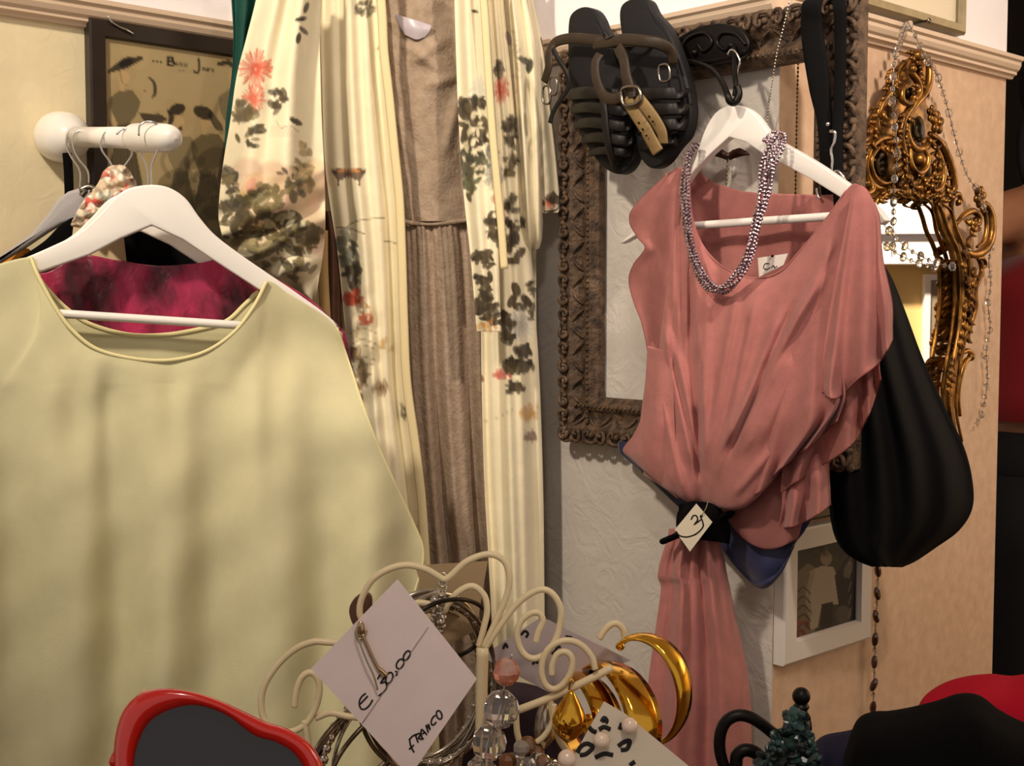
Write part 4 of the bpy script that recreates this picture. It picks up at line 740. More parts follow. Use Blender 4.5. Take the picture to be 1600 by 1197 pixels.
cloth('ruffle_layer', rowsP([[(1222, 690, .022), (1245, 690, .028), (1270, 690, .03), (1296, 690, .022)], [(1222, 745, .022), (1246, 740, .032), (1272, 738, .034), (1296, 734, .02)], [(1222, 790, .022), (1246, 782, .032), (1272, 768, .030), (1297, 762, .016)], [(1216, 826, .014), (1240, 822, .026), (1268, 810, .024), (1298, 788, .012)]]), 70, 70, M['pink'], pd, rip(.018, 15))
hem(pd, M['pink_hem'], GRID, (-1, slice(None)))
cloth('underlayer', rowsP([[(1106, 740, .006), (1140, 740, .012), (1180, 740, .014), (1225, 740, .012), (1270, 740, .006)], [(1122, 785, .006), (1150, 790, .014), (1185, 795, .016), (1225, 795, .014), (1262, 790, .006)], [(1148, 826, .004), (1168, 842, .012), (1195, 852, .016), (1222, 848, .012), (1250, 830, .004)], [(1160, 840, .0), (1176, 850, .008), (1196, 856, .012), (1222, 853, .008), (1246, 842, .0)]]), 60, 60, M['pink_sheer'], pd, rip(.004, 14))
# the skirt hanging below the tie
def tf(u, v, X, Y): return .015 * np.sin(u * 13 + .6) * (.45 + .55 * v) + .006 * np.sin(u * 29 + 2 + v) * (1 - .4 * v) - .03 * np.sin(u * 3.14) * (.6 + .4 * v)
cloth('skirt', [[(x0 + (x1 - x0) * t, y, Y) for t in (0, .25, .5, .75, 1)] for y, x0, x1, Y in [(826, 1046, 1122, 1.625), (846, 1042, 1126, 1.625), (870, 1034, 1131, 1.625), (900, 1028, 1136, 1.625), (918, 1033, 1140, 1.625), (960, 1028, 1148, 1.62), (1020, 1019, 1162, 1.62), (1090, 1010, 1172, 1.615), (1160, 1004, 1174, 1.615), (1300, 998, 1176, 1.61)]], 130, 200, M['pink'], pd, tf)
# ---- black tie and price tag at the waist
m = MB()
tube(m, [P(x, y, Y) for x, y, Y in [(1036, 846, 1.60), (1055, 838, 1.59), (1085, 826, 1.582), (1112, 815, 1.585), (1132, 806, 1.60), (1140, 806, 1.625)]], [.009, .010, .011, .013, .012, .010], 12, 40, thick=[.004] * 3)
o = m.build('tie_band', M['black'], None); tag(o, 'black band tied around the gathered waist of the pink dress', 'tie')
cloth('knot', [[(1062, 788, 1.60), (1085, 784, 1.59), (1112, 788, 1.59), (1128, 800, 1.60)], [(1058, 815, 1.60), (1085, 812, 1.575), (1116, 812, 1.575), (1140, 824, 1.60)], [(1060, 840, 1.60), (1090, 842, 1.585), (1120, 846, 1.585), (1138, 850, 1.60)]], 30, 30, M['black'], o, lambda u, v, X, Y: .005 * np.sin(u * 14 + v * 5), solid=.003)
M['card'] = mat('price_card', 'd9cdb6', .7, bump=.1, bscale=200)
M['ink'] = mat('black_ink', '14120f', .6)
def card(name, corners, Y, label, strokes=(), mtl=None, hole=None, string=None, tilt=0, group=None, rows=None, wd=.0006):
    """a paper card through four pixel corners (distance per corner), with pen strokes lying on it"""
    c = np.array([P(x, y, q) for (x, y), q in zip(corners, Y)]); n = norm(np.cross(c[1] - c[0], c[3] - c[0])); n = n if n.dot(EYE - c[0]) > 0 else -n
    rr_ = ray(*corners[2]); c[2] = EYE + rr_ * ((c[0] - EYE).dot(n) / rr_.dot(n))
    root = thing(name, c.mean(0), label, 'tag', group)
    m = MB(); prism(m, c, -n * .0007); m.build('paper', mtl or M['card'], root, False)
    def on(x, y, o=.0003):
        r = ray(x, y); return EYE + r * ((c[0] + n * o - EYE).dot(n) / r.dot(n))
    if strokes:
        m = MB()
        for s in strokes: tube(m, [on(x, y) for x, y in s], wd, 6, max(10, len(s) * 5), nrm=n, thick=.0002)
        m.build('handwriting', M['ink'], root)
    if hole: m = MB(); ball(m, on(*hole, .0002), .0016, 10, 6); m.build('eyelet', M['black'], root)
    if string: m = MB(); tube(m, [P(*q) for q in string], .0005, 6, 40); m.build('string', mat('tag_string', '8f8468', .7), root)
    return root, on
card('price_tag', [(1088, 787), (1113, 816), (1078, 862), (1054, 828)], [1.565, 1.56, 1.568, 1.573], 'cream hang tag with black flourish tied at the waist of the pink dress',
     [[(1080, 812), (1083, 806), (1088, 806), (1090, 812), (1086, 818)], [(1094, 806), (1098, 816), (1098, 824), (1088, 834), (1074, 839), (1062, 837), (1056, 830)], [(1095, 812), (1090, 816), (1084, 820)], [(1086, 836), (1088, 834)]], hole=(1096, 806), string=[(1096, 806, 1.562), (1103, 794, 1.56), (1106, 784, 1.57)], wd=.0009)
card('price_tag', [(1184, 403), (1231, 396), (1224, 414), (1186, 433)], [Yp(1184, .012), Yp(1231, .012), Yp(1224, .012), Yp(1186, .012)], 'white price tag tucked in the neckline of the pink dress',
     [[(1202, 412), (1196, 412), (1193, 418), (1198, 421), (1203, 418)], [(1205, 418), (1209, 415), (1210, 419), (1214, 416)]], hole=(1207, 400), mtl=mat('white_card', 'e8ddd6', .6), wd=.0006)
# ---- navy skirt behind
M['navy'] = mat('navy_satin', '2b2f52', .45, var=.3, vscale=30, sheen=.2, bump=.3, bscale=90)
o = cloth('navy_skirt', rowsP([[(966, 690, -.028), (1040, 690, -.02), (1110, 690, -.018), (1180, 690, -.018), (1290, 690, -.024)], [(968, 706, -.028), (1040, 745, -.02), (1110, 760, -.016), (1190, 760, -.016), (1285, 745, -.024)], [(985, 722, -.028), (1060, 785, -.016), (1125, 810, -.01), (1200, 810, -.010), (1278, 790, -.02)], [(1030, 758, -.026), (1085, 815, -.016), (1140, 850, -.008), (1205, 855, -.004), (1258, 828, -.018)], [(1074, 806, -.026), (1115, 845, -.018), (1160, 888, -.008), (1210, 886, -.002), (1244, 846, -.018)], [(1098, 828, -.026), (1132, 866, -.022), (1184, 918, -.014), (1216, 902, -.010), (1240, 856, -.02)]]), 110, 90, M['navy'], None, lambda u, v, X, Y: .004 * np.sin(u * 22 + v * 4) * v - .006 * np.exp(-((v - .96) / .03) ** 2))
tag(o, 'navy blue garment whose hem hangs out behind the pink dress', 'skirt')

# ---- silver bead necklace
M['silverbead'] = mat('silver_bead', 'e0ccd6', .16, .9, col2='7a6270', vscale=300)
nk = thing('bead_necklace', P(1135, 440, 1.5), 'silver multi strand bead necklace looped over the hanger of the pink dress', 'necklace')
npx = [(1088, 226, .018), (1076, 245, .03), (1072, 275, .034), (1070, 310, .036), (1073, 350, .038), (1080, 390, .042), (1092, 425, .048), (1108, 446, .050), (1124, 452, .052), (1142, 444, .052), (1160, 420, .050), (1174, 385, .048), (1184, 345, .044), (1192, 310, .042), (1198, 275, .038), (1204, 245, .032), (1210, 222, .022), (1204, 213, .008)]
base = cr([P(x, y, Yp(x, o)) for x, y, o in npx], 150); Tn, An, Bn = frames(base)
spread = np.interp(np.linspace(0, 1, 150), [0, .08, .2, .38, .6, .74, .84, .95, 1], [.0050, .0065, .0072, .0066, .0060, .0060, .010, .0145, .008])
for k in range(9):
    ph = 6.283 * k / 9; tw = np.linspace(0, 15, 150) * (1 if k % 2 else -1)
    rad = .35 + .65 * ((k % 3) + 1) / 3
    path = base + (An * np.cos(ph + tw)[:, None] * 1.0 + Bn * np.sin(ph + tw)[:, None] * .55) * (spread * rad)[:, None]
    seglen = np.r_[0, np.cumsum(np.linalg.norm(np.diff(path, axis=0), axis=1))]; nb = int(seglen[-1] / .0046); m = MB()
    tube(m, path, .0006, 5, raw=True)
    for s_ in np.linspace(0, seglen[-1], nb):
        c = np.array([np.interp(s_, seglen, path[:, q]) for q in range(3)]); ball(m, c, RNG.uniform(.0017, .0025), 6, 4)
    m.build('strand', M['silverbead'], nk, False)
# ---- chains hanging behind
M['chainm'] = mat('brass_chain', '6e5a3c', .35, .9)
def chain(pts, label, r=.0016, step=.0052, mtl=None, pend=None):
    p = cr(pts, 200); L = np.r_[0, np.cumsum(np.linalg.norm(np.diff(p, axis=0), axis=1))]; m = MB()
    n = int(L[-1] / step); q = np.array([[np.interp(s, L, p[:, k]) for k in range(3)] for s in np.linspace(0, L[-1], n)])
    tube(m, p, .0004, 5, raw=True)
    for i, c in enumerate(q): ellip(m, c, [np.array([r, 0, 0]), np.array([0, r * .7, 0]), np.array([0, 0, r * 1.4])], 6, 4)
    o = m.build('chain_necklace', mtl or M['chainm'], None, False); return tag(o, label, 'necklace')
W6 = WC.hit
chain([W6(1233, 4, .042), W6(1226, 35, .042), W6(1213, 88, .040), W6(1205, 140, .03), W6(1200, 175, .02), W6(1196, 260, .012), W6(1188, 330, .01)], 'fine silver chain necklace hanging from the frame top, left of the black bag strap', r=.0011, step=.004, mtl=M['dsteel'])
rp_ = lambda x, y: WR.hit(x, y, .008)
chain([rp_(1246, 60), rp_(1247, 100), rp_(1245, 180), rp_(1243, 300), rp_(1242, 340)], 'brown bead chain hanging on the tan wall just inside the frame, beside the bag strap')
pm = W6
o = chain([pm(1137, 244, .012), pm(1136, 262, .012), pm(1135, 290, .012), pm(1133, 322, .012)], 'short dark chain hanging in the neck opening of the pink dress', r=.0014)
bt = MB()
for sg in (-1, 1): prism(bt, [pm(1137 + sg * a, b, .014) for a, b in [(0, 240), (8, 234), (18, 231), (28, 236), (33, 242), (20, 244), (10, 247), (2, 250)]], -WC.n * .003)
ball(bt, pm(1137, 243, .014), .004); bt.build('bird_pendant', mat('dark_enamel', '3c2520', .35, .3), o, True)

# ---- black bag
M['bag'] = mat('black_bag_cloth', '0a090b', .85, spec=.2, bump=.4, bscale=260, bdist=.0008, sheen=0)
bag = thing('shoulder_bag', P(1420, 700, 1.58), 'large black slouchy shoulder bag hanging from the corner of the ornate frame', 'bag')
def bf(s): return lambda u, v, X, Y: s * (-.045 * np.sin(u * 3.1416) ** .8 * (.35 + .65 * np.sin(np.clip(v, 0, 1) * 3.0)) + (.006 + .004 * v) * np.sin(u * 27 + 1.5 * np.sin(v * 3)) * np.sin(v * 3.14 + .25) + .003 * np.sin(u * 11 - 6 * v))
bl = [((1290, 330), (1330, 335), (1.575, 1.64)), ((1300, 400), (1386, 420), (1.575, 1.64)), ((1300, 480), (1412, 478), (1.575, 1.64)), ((1300, 560), (1443, 560), (1.575, 1.64)), ((1298, 640), (1478, 636), (1.575, 1.64)), ((1296, 700), (1506, 694), (1.575, 1.64)), ((1295, 750), (1520, 745), (1.575, 1.64)), ((1297, 800), (1521, 792), (1.575, 1.64)), ((1304, 836), (1500, 828), (1.575, 1.64)), ((1318, 860), (1462, 856), (1.575, 1.64)), ((1340, 876), (1432, 876), (1.575, 1.64)), ((1362, 885), (1410, 886), (1.575, 1.64))]
cloth('body', rows_lr(bl), 150, 200, M['bag'], bag, bf(1)); cloth('back_side', rows_lr(bl), 80, 100, M['bag'], bag, bf(-.35))
sb = lambda pts, w_: tube(MB(), pts, w_, 8, 60, nrm=WC.n, thick=.0022)
fo = lambda x, y, o: WC.hit(x, y, o)
sb([fo(1292, -12, .02), fo(1270, 2, .05), fo(1268, 40, .046), fo(1274, 90, .044), fo(1281, 140, .042), fo(1288, 185, .040), fo(1290, 230, .038), fo(1292, 290, .036), fo(1298, 350, .02)], [.013, .014, .0155, .016, .0145, .011, .009, .009, .009]).build('strap', M['bag'], bag)
sb([fo(1292, -12, .016), fo(1310, 2, .048), fo(1313, 60, .046), fo(1312, 140, .045), fo(1308, 230, .046), fo(1312, 330, .046)], [.010, .009, .008, .008, .008]).build('strap', M['bag'], bag)
m = MB(); tube(m, [fo(x, y, .048) for x, y in [(1297, 205), (1305, 207), (1304, 222), (1299, 235), (1301, 250), (1300, 268), (1305, 272)]], .0022, 8, 40); ball(m, fo(1294, 194, .048), .003); m.build('clasp', M['steel'], bag)
m = MB(); tube(m, [fo(x, y, .048) for x, y in [(1301, 272), (1310, 268), (1318, 278), (1316, 292), (1306, 296)]], .0022, 8, 40); tube(m, [fo(x, y, .045) for x, y in [(1276, 294), (1278, 306), (1282, 310)]], .0018, 8, 20); m.build('ring', M['steel'], bag)
# ================================================================ right wall: gilded mirror, crystal strings, pictures
R_ = WR.hit
mir = thing('gilded_mirror', R_(1430, 700, .01), 'gilded rococo wall mirror with carved crest on the right wall behind the black bag', 'mirror')
M['mirror'] = mat('mirror_glass', 'f4efe6', .015, 1)
gl = [(1330, 330), (1352, 318), (1378, 306), (1402, 303), (1430, 308), (1452, 312), (1466, 330), (1476, 358), (1490, 384), (1498, 420), (1499, 470), (1494, 520), (1486, 565), (1479, 610), (1481, 650), (1490, 690), (1486, 740), (1450, 790), (1400, 800), (1330, 760), (1300, 690), (1290, 560), (1296, 420)]
m = MB(); prism(m, [R_(x, y, .016) for x, y in cr(gl, 90, True)], -WR.n * .004); m.build('glass', M['mirror'], mir, False)
# carved backing of the crest and sides
crest = [(1438, 76), (1420, 84), (1408, 98), (1400, 118), (1388, 140), (1376, 158), (1366, 178), (1362, 205), (1356, 232), (1346, 258), (1336, 284), (1330, 318), (1352, 326), (1376, 312), (1402, 307), (1430, 312), (1452, 316), (1470, 334), (1484, 322), (1492, 305), (1488, 285), (1480, 258), (1476, 232), (1470, 212), (1470, 190), (1460, 172), (1450, 158), (1452, 128), (1450, 100), (1446, 82)]
cy0 = np.array([1425., 220.])
m = MB(); prism(m, [R_(*(cy0 + (np.array(q) - cy0) * .93), .014) for q in crest], -WR.n * .013); m.build('crest_back', M['gold_frame'], mir, True, bevel=.003)
side = [(1462, 318), (1478, 318), (1492, 330), (1502, 365), (1520, 396), (1524, 440), (1518, 500), (1508, 545), (1500, 590), (1492, 640), (1500, 690), (1494, 740), (1455, 800), (1450, 788), (1482, 738), (1487, 690), (1477, 650), (1475, 608), (1482, 562), (1490, 518), (1495, 470), (1494, 420), (1486, 386), (1472, 360)]
m = MB(); prism(m, [R_(x, y, .020) for x, y in side], -WR.n * .019); m.build('side_moulding', M['gold_frame'], mir, True, bevel=.004)
m = MB(); lside = [(1352, 318), (1330, 330), (1300, 420), (1294, 560), (1304, 690), (1334, 760), (1400, 798), (1450, 790), (1452, 806), (1400, 820), (1326, 778), (1290, 696), (1278, 560), (1284, 410), (1318, 316), (1345, 306)]
prism(m, [R_(x, y, .020) for x, y in lside], -WR.n * .019); m.build('side_moulding', M['gold_frame'], mir, True, bevel=.004)
scr = [  # (pixel path, radius, height off the wall)
    ([(1398, 292), (1384, 297), (1364, 290), (1354, 274), (1352, 252), (1360, 230), (1376, 217), (1394, 218), (1404, 230)], .0062, .026),
    ([(1396, 284), (1380, 286), (1366, 274), (1361, 252), (1370, 234), (1384, 228)], .0034, .032),
    ([(1352, 262), (1342, 276), (1340, 292), (1350, 302), (1362, 298), (1362, 288), (1355, 286)], .0048, .028),
    ([(1440, 80), (1428, 94), (1424, 112), (1434, 128), (1436, 146), (1424, 166), (1412, 186), (1407, 210), (1412, 236), (1414, 262), (1408, 284)], .0055, .030),
    ([(1448, 88), (1452, 112), (1450, 134), (1442, 150), (1430, 164), (1418, 184)], .006, .032),
    ([(1412, 96), (1400, 112), (1398, 130), (1388, 146), (1376, 162), (1370, 182), (1372, 204)], .0052, .028),
    ([(1420, 130), (1410, 140), (1410, 156), (1420, 162), (1428, 154)], .0045, .032),
    ([(1430, 168), (1418, 186), (1418, 212), (1428, 230), (1442, 232), (1452, 220)], .0052, .030),
    ([(1422, 232), (1424, 256), (1434, 270), (1446, 264), (1450, 246), (1444, 232)], .0045, .033),
    ([(1452, 208), (1468, 222), (1480, 244), (1488, 268), (1491, 292), (1484, 306)], .0062, .029),
    ([(1462, 228), (1470, 248), (1474, 272), (1470, 292), (1460, 298), (1454, 290)], .0048, .031),
    ([(1364, 328), (1372, 312), (1388, 300), (1404, 298), (1416, 305)], .0055, .028),
    ([(1416, 305), (1432, 311), (1448, 306), (1462, 312), (1473, 334), (1482, 362), (1494, 386), (1502, 420), (1503, 470), (1498, 520), (1490, 562), (1482, 608), (1484, 650), (1494, 690), (1488, 735), (1460, 785)], .0036, .030),
    ([(1470, 316), (1486, 330), (1494, 358), (1506, 386), (1514, 410), (1516, 450), (1512, 500), (1504, 545), (1498, 590), (1494, 640), (1503, 690)], .0034, .030),
    ([(1490, 340), (1486, 322), (1490, 306), (1498, 304), (1501, 314), (1495, 320)], .0042, .028),
    ([(1494, 350), (1506, 336), (1520, 330), (1530, 338), (1528, 350), (1518, 350)], .0052, .030),
    ([(1528, 318), (1540, 320), (1548, 338), (1549, 362), (1544, 382), (1534, 394), (1520, 398), (1510, 394)], .0075, .026),
    ([(1532, 326), (1540, 338), (1541, 360), (1536, 378), (1526, 386)], .0035, .033),
    ([(1516, 398), (1528, 404), (1534, 420), (1530, 436), (1524, 452), (1524, 480), (1518, 505), (1512, 530)], .0042, .026),
    ([(1532, 424), (1540, 414), (1536, 404), (1528, 404)], .0030, .028),
    ([(1490, 545), (1500, 552), (1512, 548), (1519, 556), (1508, 566), (1500, 590), (1497, 620), (1500, 650)], .0042, .030),
]
m = MB()
for pts, r, h in scr:
    n = len(pts); tube(m, [R_(x, y, h + .004 * math.sin(3.14 * i / n)) for i, (x, y) in enumerate(pts)], [r * .55, r * .95, r, r * .95, r * .6], 9, 48)
for x, y, r in [(1356, 288, .007), (1436, 250, .010), (1432, 88, .009), (1426, 108, .006), (1498, 316, .005), (1537, 332, .006), (1524, 345, .006), (1428, 154, .006), (1456, 292, .006), (1517, 558, .006)]: ball(m, R_(x, y, .034), r, 12, 8)
m.build('scrollwork', M['gold_frame'], mir)
def leafv(m, x, y, ang, L, w_, h):
    dx, dy = math.cos(ang), math.sin(ang); pts = [R_(x + dx * L * t - dy * 5 * math.sin(t * 3), y + dy * L * t + dx * 5 * math.sin(t * 3), h + .010 * math.sin(t * 2.6)) for t in np.linspace(0, 1, 7)]
    tube(m, pts, [w_ * .4, w_, w_ * .9, w_ * .5, .0004], 7, 14, nrm=WR.n, thick=[.002, .0034, .003, .002, .0005])
m = MB(); rr = random.Random(5)
for path, n, L in (([(1380, 170), (1366, 210), (1360, 240)], 8, 20), ([(1400, 110), (1390, 150)], 6, 16), ([(1420, 180), (1412, 230), (1416, 280)], 9, 18), ([(1440, 150), (1432, 120), (1430, 90)], 8, 15), ([(1450, 215), (1470, 260), (1480, 300)], 9, 19), ([(1380, 222), (1400, 226), (1410, 215)], 7, 20), ([(1372, 306), (1410, 292), (1440, 298), (1470, 312)], 14, 17), ([(1430, 270), (1446, 280), (1462, 270)], 7, 20),
                   ([(1505, 405), (1511, 440), (1509, 490), (1501, 540)], 12, 15), ([(1524, 420), (1520, 460), (1514, 520)], 10, 12), ([(1508, 345), (1520, 350), (1512, 385)], 6, 15), ([(1490, 560), (1484, 600)], 5, 14)):
    p = cr(path, n)
    for i, (x, y) in enumerate(p):
        t = p[min(i + 1, n - 1)] - p[max(i - 1, 0)]; a = math.atan2(t[1], t[0])
        for sg in ((-1, -1) if path[0][0] > 1480 else (-1, 1)): leafv(m, x, y, a + sg * (rr.uniform(.25, .6) if path[0][0] > 1480 else rr.uniform(.5, 1.2)), L * rr.uniform(.7, 1.15) * (1.3 if path[0][0] > 1480 else 1), rr.uniform(.0032, .0052) * (1.4 if path[0][0] > 1480 else 1), .022 + rr.uniform(0, .008))
m.build('acanthus_leaves', M['gold_frame'], mir)
def flower(x, y, r, h, np_=5):
    m = MB(); c = R_(x, y, h); u, v = WR.d, zup
    for k in range(np_):
        a = 6.283 * k / np_ + .3; d = u * math.cos(a) + v * math.sin(a); e = -u * math.sin(a) + v * math.cos(a)
        ellip(m, c + d * r * .6, [d * r * .52, e * r * .42, WR.n * r * .28], 10, 6)
    ball(m, c + WR.n * r * .2, r * .28, 8, 6); m.build('flower', M['gold_frame'], mir)
flower(1464, 192, .016, .036); flower(1456, 178, .012, .036); flower(1420, 290, .016, .034, 6); flower(1531, 308, .016, .03, 6); flower(1437, 92, .013, .036)
for x, y, ru, rz in [(1378, 254, .012, .020), (1436, 202, .011, .019), (1423, 147, .007, .010)]:
    c = R_(x, y, .018); m = MB(); ellip(m, c, [WR.d * ru * 1.4, WR.n * .003, zup * rz], 20, 10); m.build('hole_or_plate_disc', M.setdefault('dark_disc', mat('dark_disc', '3a2c18', .25, .8)), mir)  # dark discs stand in for shaded openings and small mirror plates

# ---- crystal strings
def gem(r=1.0):
    me = MB(); ellip(me, np.zeros(3), np.diag([r, r, r * 1.35]), 7, 5); o = me.build('crystal_bead', M['crystal'], None, False); d = o.data; bpy.data.objects.remove(o); return d
GEM = gem(1.0)
M['smoky'] = mat('smoky_bead', '4a2c26', .08, spec=.9, coat=.6)
SMOKY = GEM.copy(); SMOKY.materials.clear(); SMOKY.materials.append(M['smoky'])
def crystal_string(pts, sizes, label, group=None, gap=2.0, cordmat=None, alt=False):
    p = cr(pts, 160); L = np.r_[0, np.cumsum(np.linalg.norm(np.diff(p, axis=0), axis=1))]
    root = thing('crystal_garland', p[0], label, 'garland', group)
    m = MB(); tube(m, p, .0006, 5, raw=True); m.build('cord', cordmat or M['dsteel'], root)
    s = .002; i = 0
    while s < L[-1]:
        r = sizes[i % len(sizes)]; c = [np.interp(s, L, p[:, k]) for k in range(3)]
        o = bpy.data.objects.new('crystal_bead', SMOKY if alt and i % 2 else GEM); COL.objects.link(o); o.location = c; o.scale = (r * (.75 if alt else 1), r * (.75 if alt else 1), r * (1.2 if alt else 1)); o.rotation_euler = (rr.uniform(-.3, .3), rr.uniform(-.3, .3), rr.random() * 3)
        o.parent = root; o.matrix_parent_inverse = Matrix.Translation(root.location).inverted(); i += 1; s += (r + sizes[i % len(sizes)]) * gap
    return root
bpy.context.view_layer.update()
crystal_string([R_(x, y, h) for x, y, h in [(1420, 38, .03), (1432, 60, .04), (1446, 90, .045), (1462, 112, .03), (1474, 146, .02), (1484, 182, .02), (1494, 222, .02), (1503, 252, .02), (1512, 276, .025), (1526, 296, .03), (1540, 330, .045)]], [.0055, .0032, .0042, .0032], 'clear crystal bead string falling down the right of the gilded crest', 'crystal bead strings on the mirror')
crystal_string([R_(x, y, h) for x, y, h in [(1416, 40, .03), (1406, 66, .035), (1398, 90, .045), (1396, 120, .048), (1394, 160, .05), (1398, 200, .052), (1402, 240, .052), (1398, 275, .05), (1396, 305, .045), (1396, 345, .03), (1395, 372, .03), (1393, 402, .03)]], [.0055, .0035, .0048, .0035], 'clear crystal bead string hanging over the crest in front of the mirror glass', 'crystal bead strings on the mirror')
crystal_string([R_(x, y, h) for x, y, h in [(1366, 326, .03), (1376, 345, .03), (1400, 372, .03), (1424, 392, .03), (1448, 405, .03), (1470, 413, .03), (1490, 417, .03)]], [.0055, .0028], 'short crystal swag crossing the mirror glass', 'crystal bead strings on the mirror', 2.8)
crystal_string([R_(x, y, h) for x, y, h in [(1549, 384, .02), (1545, 410, .015), (1548, 440, .012), (1544, 475, .012), (1547, 510, .012), (1541, 550, .012), (1543, 590, .012), (1538, 630, .012), (1531, 655, .012), (1522, 662, .012)]], [.0048, .003, .0036], 'clear crystal bead string beside the lower right edge of the mirror', 'crystal bead strings on the mirror')
crystal_string([R_(x, y, .012) for x, y in [(1372, 872), (1371, 920), (1368, 980), (1366, 1040), (1364, 1110)]], [.0040, .0066], 'string of clear and smoky beads hanging down the tan wall below the bag', None, 1.55, None, True)
tt = bpy.data.objects[-1]
# ---- nail the strings hang on
m = MB(); lathe(m, R_(1420, 38, 0), WR.n, [(0, .002), (.03, .002), (.031, .004), (.033, .004)], 12); tag(m.build('wall_nail', M['dsteel']), 'small nail in the right wall the crystal strings hang from', 'nail')

# ---- picture above the rail
M['silver_frame'] = mat('dull_silver_frame', '8f8266', .4, .5, var=.2, vscale=50)
u1 = WR.uz(1503, 48, .012)[0]; u0 = WR.uz(1318, 10, .012)[0]; zb = WR.uz(1502, 50, .012)[1]; zb = (zb + WR.uz(1345, 16, .012)[1]) / 2
pic = thing('framed_picture', WR.at((u0 + u1) / 2, zb), 'slim silver grey frame cropped at the top, on the white wall above the mirror', 'picture')
frame_rect(MB(), WR, u0, u1, zb, zb + .36, .016, [(0, .001), (0, .016), (.2, .02), (.8, .02), (1, .014), (1, .001)]).build('frame', M['silver_frame'], pic, False)
m = MB(); boxp(m, WR.at(u0 + .01, zb + .01, .010), WR.d * (u1 - u0 - .02), zup * .34, -WR.n * .006); m.build('mount', mat('cream_mount', 'e3d5ba', .7), pic, False)
# ---- white photo frame below
u0, zb = WR.uz(1221, 1041, .014); u1 = WR.uz(1358, 1000, .014)[0]; zt_ = WR.uz(1221, 832, .014)[1]
ph = thing('photo_frame', WR.at((u0 + u1) / 2, zb), 'white framed photograph on the tan wall below the black bag', 'picture')
frame_rect(MB(), WR, u0, u1, zb, zt_, .030, [(0, .001), (0, .016), (.08, .018), (.92, .018), (1, .012), (1, .001)]).build('frame', mat('white_frame', 'ddd4cc', .5), ph, False)
cp = Canvas(1225, 820, 1375, 1030, '3a322c')
cp.poly([(1240, 900), (1262, 880), (1280, 890), (1272, 1010), (1240, 1010)], '6b5a48'); cp.poly([(1266, 893), (1284, 884), (1302, 886), (1312, 910), (1310, 944), (1284, 945), (1278, 980), (1266, 985)], '9a8c78', .95); cp.ell(1291, 872, 9, 12, '7d6a58')
cp.line([(1270, 895), (1262, 930), (1266, 960)], 7, '857664'); cp.poly([(1284, 944), (1302, 940), (1302, 985), (1282, 990)], '2a2320'); cp.poly([(1304, 900), (1330, 860), (1340, 980), (1316, 985)], '221e22'); cp.ell(1318, 960, 12, 14, '4c423c'); cp.ell(1325, 890, 6, 14, '5a5048', .3)
for k in range(5): cp.line([(1246, 925 + k * 14), (1256, 918 + k * 14), (1266, 928 + k * 14)], 2.5, '2f2620', .8); cp.line([(1330, 870 + k * 20), (1326, 884 + k * 20)], 1.6, '77706a', .7)
cp.leaves(1255, 985, 10, 14, 12, 6, ['7a3a2e', '5a2a22'], .8, 3); cp.leaves(1290, 855, 40, 12, 14, 10, ['4c4038', '2a2420'], .7, 4)
print_sheet('photo', WR, u0 + .027, u1 - .027, zb + .028, zt_ - .028, .010, cp, ph, 120, 160)
# small dark frame edge right above it
u0b = WR.uz(1245, 828, .014)[0]; zbb = zt_ + .008
pb = thing('framed_picture', WR.at(u0b, zbb), 'dark picture frame mostly hidden by the bag, right above the white photo frame', 'picture')
frame_rect(MB(), WR, u0b, u1 - .01, zbb, zbb + .16, .016, [(0, .001), (0, .014), (.2, .017), (.8, .017), (1, .012), (1, .001)]).build('frame', M['dark_frame'], pb, False)
m = MB(); boxp(m, WR.at(u0b + .01, zbb + .01, .008), WR.d * (u1 - u0b - .03), zup * .14, -WR.n * .005); m.build('mount', M['brown_silk'], pb, False)

# ================================================================ person in red beyond the wall
M['skin'] = mat('skin', 'b97f5e', .55, var=.08, vscale=30, spec=.35); M['red_top'] = mat('red_jersey', '86090f', .75, bump=.3, bscale=200, sheen=.2); M['trousers'] = mat('black_trousers', '0d0c0e', .8, bump=.3, bscale=200)
M['hair'] = mat('dark_hair', '1c120e', .5, var=.4, vscale=90, stretch=(1, 1, .1), bump=.5, bscale=120)
PX, PY = 1.13, 2.62
def skin_body(name, verts, edges, root_i, mtl, parent, sub=2):
    me = bpy.data.meshes.new(name); me.from_pydata([v[:3] for v in verts], edges, []); o = bpy.data.objects.new(name, me); COL.objects.link(o); me.materials.append(mtl)
    mod = o.modifiers.new('skin', 'SKIN'); mod.use_smooth_shade = True
    for i, v in enumerate(verts): me.skin_vertices[0].data[i].radius = (v[3], v[4] if len(v) > 4 else v[3]); me.skin_vertices[0].data[i].use_root = (i == root_i)
    s = o.modifiers.new('sub', 'SUBSURF'); s.levels = sub; s.render_levels = sub
    if parent is not None: setp(o, parent)
    return o
per = thing('person', (PX, PY, 0), 'person in red sleeveless top and black trousers beyond the right wall, arm stretched out', 'person')
X_, Y_ = PX, PY
